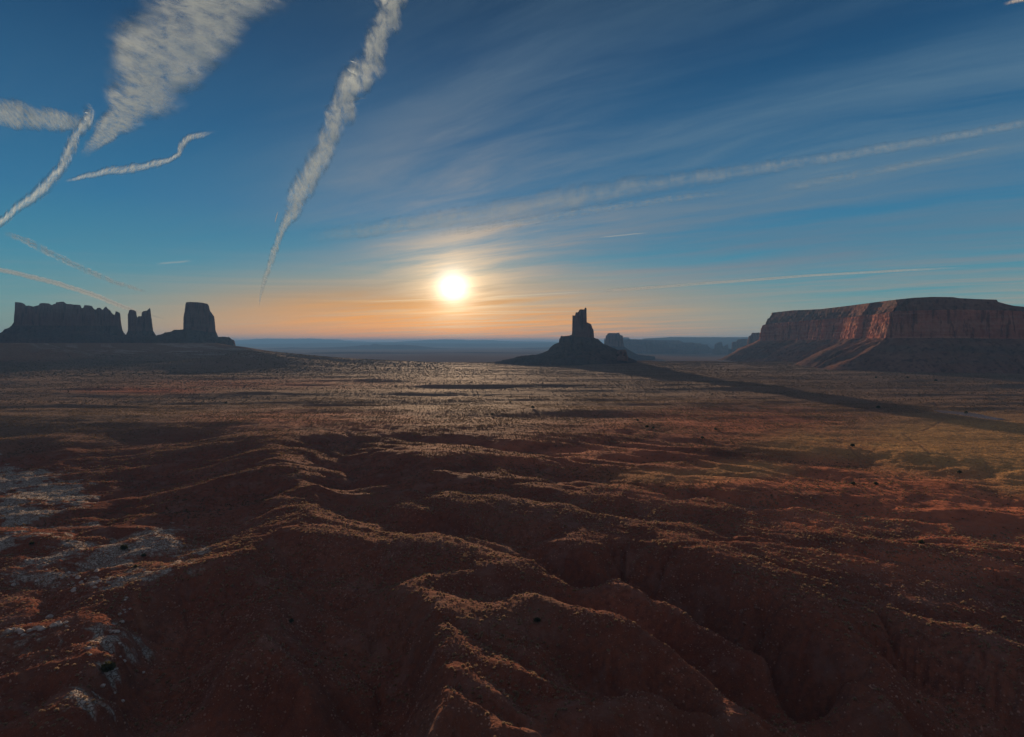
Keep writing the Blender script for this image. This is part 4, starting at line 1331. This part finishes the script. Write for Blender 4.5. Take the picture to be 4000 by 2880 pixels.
# ------------------------------------------------------------------ pale boulders
mb, t = new_mat('pale_boulder')
P = t.n('ShaderNodeNewGeometry').outputs['Position']
finish(t, t.mix(t.ss(t.noise(P, 0.8, 5), 0.35, 0.7), (0.36, 0.30, 0.27), (0.60, 0.56, 0.52)), 0.9, t.noise(P, 2.5, 5), 0.2, 0.7, 0.15)
import bmesh
bould = []
for i in range(6):
    bm = bmesh.new()
    bmesh.ops.create_icosphere(bm, subdivisions=3, radius=1.0)
    vs_ = np.array([v.co for v in bm.verts])
    r_ = np.random.default_rng(60 + i)
    sc_ = np.array([1.0, 0.75 + 0.3 * r_.random(), 0.55 + 0.2 * r_.random()])
    for pl_n in r_.normal(0, 1, (9, 3)):                     # chop flat facets
        pl_n = pl_n / np.linalg.norm(pl_n)
        dd_ = vs_ @ pl_n
        lim = 0.62 + 0.2 * r_.random()
        vs_ -= np.maximum(dd_ - lim, 0)[:, None] * pl_n
    vs_ *= sc_
    vs_ *= (1 + 0.10 * fbm(vs_[:, :1] * 2.5 + i, vs_[:, 1:2] * 2.5 + vs_[:, 2:], 3))
    for v, c_ in zip(bm.verts, vs_):
        v.co = c_
    me = bpy.data.meshes.new('boulder')
    bm.to_mesh(me)
    bm.free()
    me.materials.append(mb)
    bould.append(me)
BSPOTS = [('pale boulder in the jumbled row below the grey rock shelf', 'boulders below the rock shelf', [(165 + random.gauss(0, 55), 1290 + random.gauss(0, 14), random.uniform(0.5, 1.5)) for _ in range(34)]),
          ('pale rounded boulder in the small sunlit pile by the picture edge', 'boulders in the small pile', [(20 + k * 9 + random.gauss(0, 5), 1402 - k * 1.6 + random.gauss(0, 5), random.uniform(0.8, 1.9)) for k in range(16)]),
          ('grey boulder strewn along the broken edge beside the dark slope', 'boulders along the broken edge', [(260 + random.gauss(0, 26), 1330 + k * 8 + random.gauss(0, 8), random.uniform(0.5, 1.3)) for k in range(26)]),
          ('dark red block lying in the rocky hole below the bank', 'blocks in the rocky hole', [(1660 + random.gauss(0, 26), 1440 + random.gauss(0, 28), random.uniform(0.6, 1.5)) for _ in range(22)])]
mr, t = new_mat('red_block')
P = t.n('ShaderNodeNewGeometry').outputs['Position']
finish(t, t.mix(t.ss(t.noise(P, 0.8, 5), 0.35, 0.7), (0.18, 0.09, 0.065), (0.30, 0.18, 0.14)), 0.9, t.noise(P, 2.5, 5), 0.2, 0.7, 0.15)
redb = []
for me in bould[:3]:
    m2 = me.copy()
    m2.materials.clear()
    m2.materials.append(mr)
    redb.append(m2)
for lb, gr, spots in BSPOTS:
    for px, py, s in spots:
        z = -30.0
        for _ in range(12):
            x, y = at_z(px * K, py * K, z)
            z = z * 0.4 + float(ground(x, y)) * 0.6
        src = random.choice(redb if 'red' in lb else bould)
        o = bpy.data.objects.new('boulder', src)
        COL.objects.link(o)
        o.location = (x, y, float(ground(x, y)) + 0.15 * s)
        o.rotation_euler = (random.uniform(-.3, .3), random.uniform(-.3, .3), random.random() * 6.28)
        o.scale = (s, s, s)
        tag(o, lb, 'boulder', gr)

# ------------------------------------------------------------------ vapour trails, high above the haze
def trail_mat(name, dens, sx, sy, lo, hi, col=(0.68, 0.88, 1.0), edge=0.55, skew=0.0):
    """ragged ice cloud: U runs along the trail in units of its own width, V across it (-1..1)"""
    m, t = new_mat(name)
    au_ = t.n('ShaderNodeAttribute', attribute_name='along').outputs['Fac']
    av_ = t.n('ShaderNodeAttribute', attribute_name='across').outputs['Fac']
    fd_ = t.n('ShaderNodeAttribute', attribute_name='fade').outputs['Fac']
    u_ = t.m('ADD', au_, t.m('MULTIPLY', av_, skew))
    n_ = t.noise(t.xyz(t.m('MULTIPLY', u_, sx), t.m('MULTIPLY', av_, sy)), 1.0, 7, 0.66, 0.3)
    n2_ = t.noise(t.xyz(t.m('MULTIPLY', u_, 2.6), t.m('MULTIPLY', av_, 0.7), 4.0), 1.0, 5, 0.55)
    ev = t.m('ADD', t.m('ABSOLUTE', av_), t.m('MULTIPLY', t.m('SUBTRACT', n2_, 0.5), 2.1))
    ed = t.m('MULTIPLY', t.ss(ev, 1.0, edge), t.ss(t.m('ABSOLUTE', av_), 1.0, 0.6))
    a_ = t.m('MULTIPLY', t.m('MULTIPLY', t.ss(n_, lo, hi), ed), t.m('MULTIPLY', fd_, dens), clamp=True)
    d = t.n('ShaderNodeBsdfDiffuse')
    t.put(d.inputs[0], col)
    tr = t.n('ShaderNodeBsdfTranslucent')
    t.put(tr.inputs[0], col)
    nv = t.n('ShaderNodeCombineXYZ')                  # ice scatters forward whatever way the sheet is turned
    for k_ in range(3):
        nv.inputs[k_].default_value = -SUN[k_]
    t.t.links.new(nv.outputs[0], tr.inputs['Normal'])
    mx = t.n('ShaderNodeMixShader')
    mx.inputs[0].default_value = 0.9
    t.put(mx.inputs[1], d.outputs[0])
    t.put(mx.inputs[2], tr.outputs[0])
    tp = t.n('ShaderNodeBsdfTransparent')
    m2 = t.n('ShaderNodeMixShader')
    t.put(m2.inputs[0], a_)
    t.put(m2.inputs[1], tp.outputs[0])
    t.put(m2.inputs[2], mx.outputs[0])
    o = t.n('ShaderNodeOutputMaterial')
    t.put(o.inputs[0], m2.outputs[0])
    return m


ALT = 5200.0


def trail(name, label, path, mat, cat='vapour trail', thick=0.35, jag=0.25, seed=0, fade=(0.06, 0.06), kstep=0.5, group='vapour trails', skewpx=(0, 0), alt=ALT, cross=None):
    """PATH: (x, y, half width) in 2268 px; a flattened ragged tube lying level at ALT"""
    P_ = np.array(path, float)
    L = np.concatenate([[0], np.cumsum(np.hypot(*np.diff(P_[:, :2], axis=0).T))])
    n = int(L[-1] / 3) + 2
    l = np.linspace(0, L[-1], n)
    cx = np.interp(l, L, P_[:, 0])
    cy = np.interp(l, L, P_[:, 1])
    hw = np.interp(l, L, P_[:, 2])
    for _ in range(9):
        cx[1:-1] = 0.25 * (cx[:-2] + cx[2:]) + 0.5 * cx[1:-1]
        cy[1:-1] = 0.25 * (cy[:-2] + cy[2:]) + 0.5 * cy[1:-1]
    gx, gy = np.gradient(cx), np.gradient(cy)
    g = np.hypot(gx, gy)
    nx, ny = -gy / g, gx / g
    if cross is not None:
        nx, ny = nx * 0 + cross[0], ny * 0 + cross[1]
    ca_ = np.cumsum(3 / (2 * np.maximum(hw, 2)))
    jl = 1 + jag * 1.3 * fbm(l / 26 + seed, l * 0 + seed, 2, 0.5)
    jr = 1 + jag * 1.3 * fbm(l / 26 + seed + 40, l * 0 + seed + 9, 2, 0.5)
    NS = 16
    V_ = np.zeros((n, NS, 3))
    ac_ = np.zeros((n, NS))
    for i in range(n):
        ex = []
        for sgn, j in ((-1, jl[i]), (1, jr[i])):
            x_, y_ = cx[i] + (nx[i] * hw[i] * j + skewpx[0] * hw[i] / 30) * sgn, cy[i] + (ny[i] * hw[i] * j + skewpx[1] * hw[i] / 30) * sgn
            tx_, tz_ = ray(x_ * K, min(y_, 742) * K)
            Y_ = (alt - EYE) / tz_
            ex.append(np.array([tx_ * Y_, Y_, alt]))
        mid = (ex[0] + ex[1]) / 2
        d_ = np.linalg.norm(mid)
        app = hw[i] * K / F * d_ * thick
        for q in range(NS):
            a = 2 * math.pi * q / NS
            c_ = math.cos(a)
            V_[i, q] = mid + (ex[1] - ex[0]) / 2 * c_ + np.array([0, 0, app * math.sin(a)])
            ac_[i, q] = c_
    f = []
    i_ = np.arange(n - 1)[:, None] * NS
    q_ = np.arange(NS)[None]
    ff = np.stack([i_ + q_, i_ + (q_ + 1) % NS, i_ + NS + (q_ + 1) % NS, i_ + NS + q_], -1).reshape(-1, 4)
    base = V_[n // 2].mean(0)
    me = mesh_np(name, V_.reshape(-1, 3) - base, ff)
    tt = l / L[-1]
    fd = sstep(tt, 0, max(fade[0], 1e-4)) * sstep(tt, 1, 1 - max(fade[1], 1e-4))
    attr(me, 'along', np.repeat(ca_ + seed * 7.3, NS))
    attr(me, 'across', ac_)
    attr(me, 'fade', np.repeat(fd, NS))
    o = link(name, me, mat, None, tuple(base))
    return tag(o, label, cat, group)


M_THICK = trail_mat('ragged_trail', 0.70, 3.0, 1.9, 0.28, 0.64, edge=0.1, skew=0.5)
M_SHEET = trail_mat('combed_sheet', 0.66, 11.0, 2.4, 0.27, 0.66, skew=0.0, edge=0.35)
M_SOFT = trail_mat('soft_trail', 0.24, 0.35, 1.2, 0.30, 0.70, edge=0.1)
M_FINE = trail_mat('fine_trail', 0.5, 0.2, 0.6, 0.05, 0.3, (0.95, 1.0, 1.0), edge=0.2)

trail('vapour_trail', 'long zigzag white vapour trail climbing from the orange horizon to the top edge',
      [(573, 686, 1), (578, 650, 3.5), (586, 620, 6), (596, 590, 8), (607, 560, 9), (618, 525, 10), (632, 495, 13), (650, 470, 22), (660, 430, 30), (682, 390, 32), (708, 350, 30), (722, 310, 26), (742, 275, 30), (758, 245, 34), (762, 215, 34), (775, 190, 40), (808, 165, 42), (822, 130, 34), (835, 95, 34), (848, 55, 36), (868, 15, 36), (885, -30, 36)],
      M_THICK, seed=1, jag=0.42, fade=(0.05, 0.0), skewpx=(6, -3))
trail('cloud_sheet', 'broad combed white cloud sheet spreading from the top edge, once a vapour trail',
      [(566, -66, 150), (500, -30, 146), (448, 8, 150), (400, 62, 160), (356, 115, 160), (330, 165, 126), (312, 215, 100), (280, 255, 66), (244, 284, 42), (214, 312, 26), (180, 352, 14)],
      M_SHEET, cat='cloud', seed=2, jag=0.12, thick=0.10, fade=(0.0, 0.12), cross=(0.93, 0.37))
trail('vapour_trail', 'bent white vapour trail with a hooked head at the picture edge beside the broad sheet',
      [(184, 234, 13), (200, 258, 20), (180, 285, 19), (160, 310, 18), (150, 345, 18), (130, 380, 17), (105, 405, 19), (80, 430, 17), (45, 455, 14), (10, 485, 12), (-20, 500, 11), (-170, 568, 10)],
      M_THICK, seed=3, jag=0.35, fade=(0.04, 0.0))
trail('cloud_sheet', 'pale feathery cloud band reaching from the picture edge to the hooked trail',
      [(-280, 228, 46), (-60, 240, 46), (0, 246, 48), (60, 256, 46), (120, 264, 38), (170, 266, 26), (196, 266, 12)],
      M_SHEET, cat='cloud', seed=4, jag=0.15, thick=0.12, fade=(0.0, 0.1), cross=(0.5, 0.87))
trail('vapour_trail', 'short curled wisp of vapour in the open blue between the sheet and the zigzag trail',
      [(140, 402, 4), (200, 388, 8), (240, 378, 11), (300, 372, 11), (345, 362, 10), (378, 355, 8), (398, 342, 7), (402, 318, 11), (425, 302, 8), (450, 299, 8), (480, 290, 4)],
      M_THICK, seed=5, jag=0.5, fade=(0.1, 0.15))
trail('vapour_trail', 'straight cream vapour trail running down towards the castle-shaped butte',
      [(-260, 540, 5), (-40, 590, 5), (40, 606, 5.5), (120, 626, 6), (200, 650, 6), (260, 675, 5), (310, 693, 3.5), (380, 710, 2)], M_FINE, seed=6, jag=0.2, fade=(0.0, 0.2))
trail('vapour_trail', 'faint loosening vapour trail sloping down just above the straight cream one',
      [(0, 512, 5), (60, 535, 8), (120, 565, 9), (170, 590, 8), (220, 612, 7), (270, 630, 5), (330, 648, 3)], trail_mat('loose_trail', 0.55, 0.8, 1.0, 0.32, 0.62, edge=0.2), seed=7, jag=0.3, fade=(0.15, 0.1))
trail('vapour_trail', 'tiny bright streak of a high jet beside the zigzag trail',
      [(616, 468, 1.3), (612, 480, 1.7), (609, 493, 1.3)], M_FINE, seed=8, jag=0.05, fade=(0.3, 0.02), thick=1.0)
trail('vapour_trail', 'long soft vapour trail crossing the open blue above the mesa to the picture edge',
      [(640, 532, 14), (760, 515, 18), (900, 495, 20), (1060, 474, 26), (1200, 450, 30), (1400, 415, 26), (1600, 385, 19), (1800, 355, 15), (2000, 322, 13), (2150, 296, 11), (2320, 262, 11)], trail_mat('soft_band', 0.27, 0.5, 1.4, 0.24, 0.66, edge=0.05), seed=9, jag=0.2, fade=(0.1, 0.0))
trail('vapour_trail', 'short soft vapour trail under the long soft one above the mesa',
      [(1700, 420, 10), (1800, 405, 11), (1900, 385, 10), (2000, 368, 8), (2100, 350, 6), (2180, 332, 6), (2240, 318, 4)], M_SOFT, seed=10, jag=0.25, fade=(0.2, 0.15))
trail('vapour_trail', 'ragged double band of vapour just under the long soft trail, high over the pointed butte',
      [(930, 525, 6), (1040, 508, 10), (1160, 490, 12), (1280, 470, 12), (1400, 452, 10), (1520, 436, 9), (1660, 424, 6)], trail_mat('ragged_band', 0.30, 1.0, 2.0, 0.36, 0.66, edge=0.05), seed=11, jag=0.4, fade=(0.15, 0.2))
trail('vapour_trail', 'thin straight vapour trail crossing low over the big mesa',
      [(1330, 645, 2.4), (1400, 640, 2.6), (1600, 625, 2.2), (1800, 610, 2), (2000, 599, 1.8), (2180, 590, 1.4)], M_FINE, seed=12, jag=0.25, fade=(0.05, 0.25), thick=0.8)
trail('vapour_trail', 'scrap of a white vapour trail cut off by the top corner above the mesa',
      [(2220, 10, 5), (2260, 0, 6), (2320, -14, 6)], M_FINE, seed=15, jag=0.2, fade=(0.3, 0.0))

# ------------------------------------------------------------------ haze
mh, t = new_mat('haze')
pv_ = t.n('ShaderNodeVolumePrincipled')
pv_.inputs['Color'].default_value = (0.20, 0.48, 0.95, 1)
pv_.inputs['Density'].default_value = 5.0e-5
pv_.inputs['Anisotropy'].default_value = 0.0
o_ = t.n('ShaderNodeOutputMaterial')
t.put(o_.inputs['Volume'], pv_.outputs[0])
hz0, hz1 = float(ZA.min()) - 3, 352.0
S_ = 75000.0
me = bpy.data.meshes.new('haze')
vb = [(sx * S_, sy * S_, zz) for zz in (hz0, hz1) for sx, sy in ((-1, -1), (1, -1), (1, 1), (-1, 1))]
me.from_pydata(vb, [], [(3, 2, 1, 0), (4, 5, 6, 7), (0, 1, 5, 4), (1, 2, 6, 5), (2, 3, 7, 6), (3, 0, 4, 7)])
tag(link('haze', me, mh), kind='stuff')
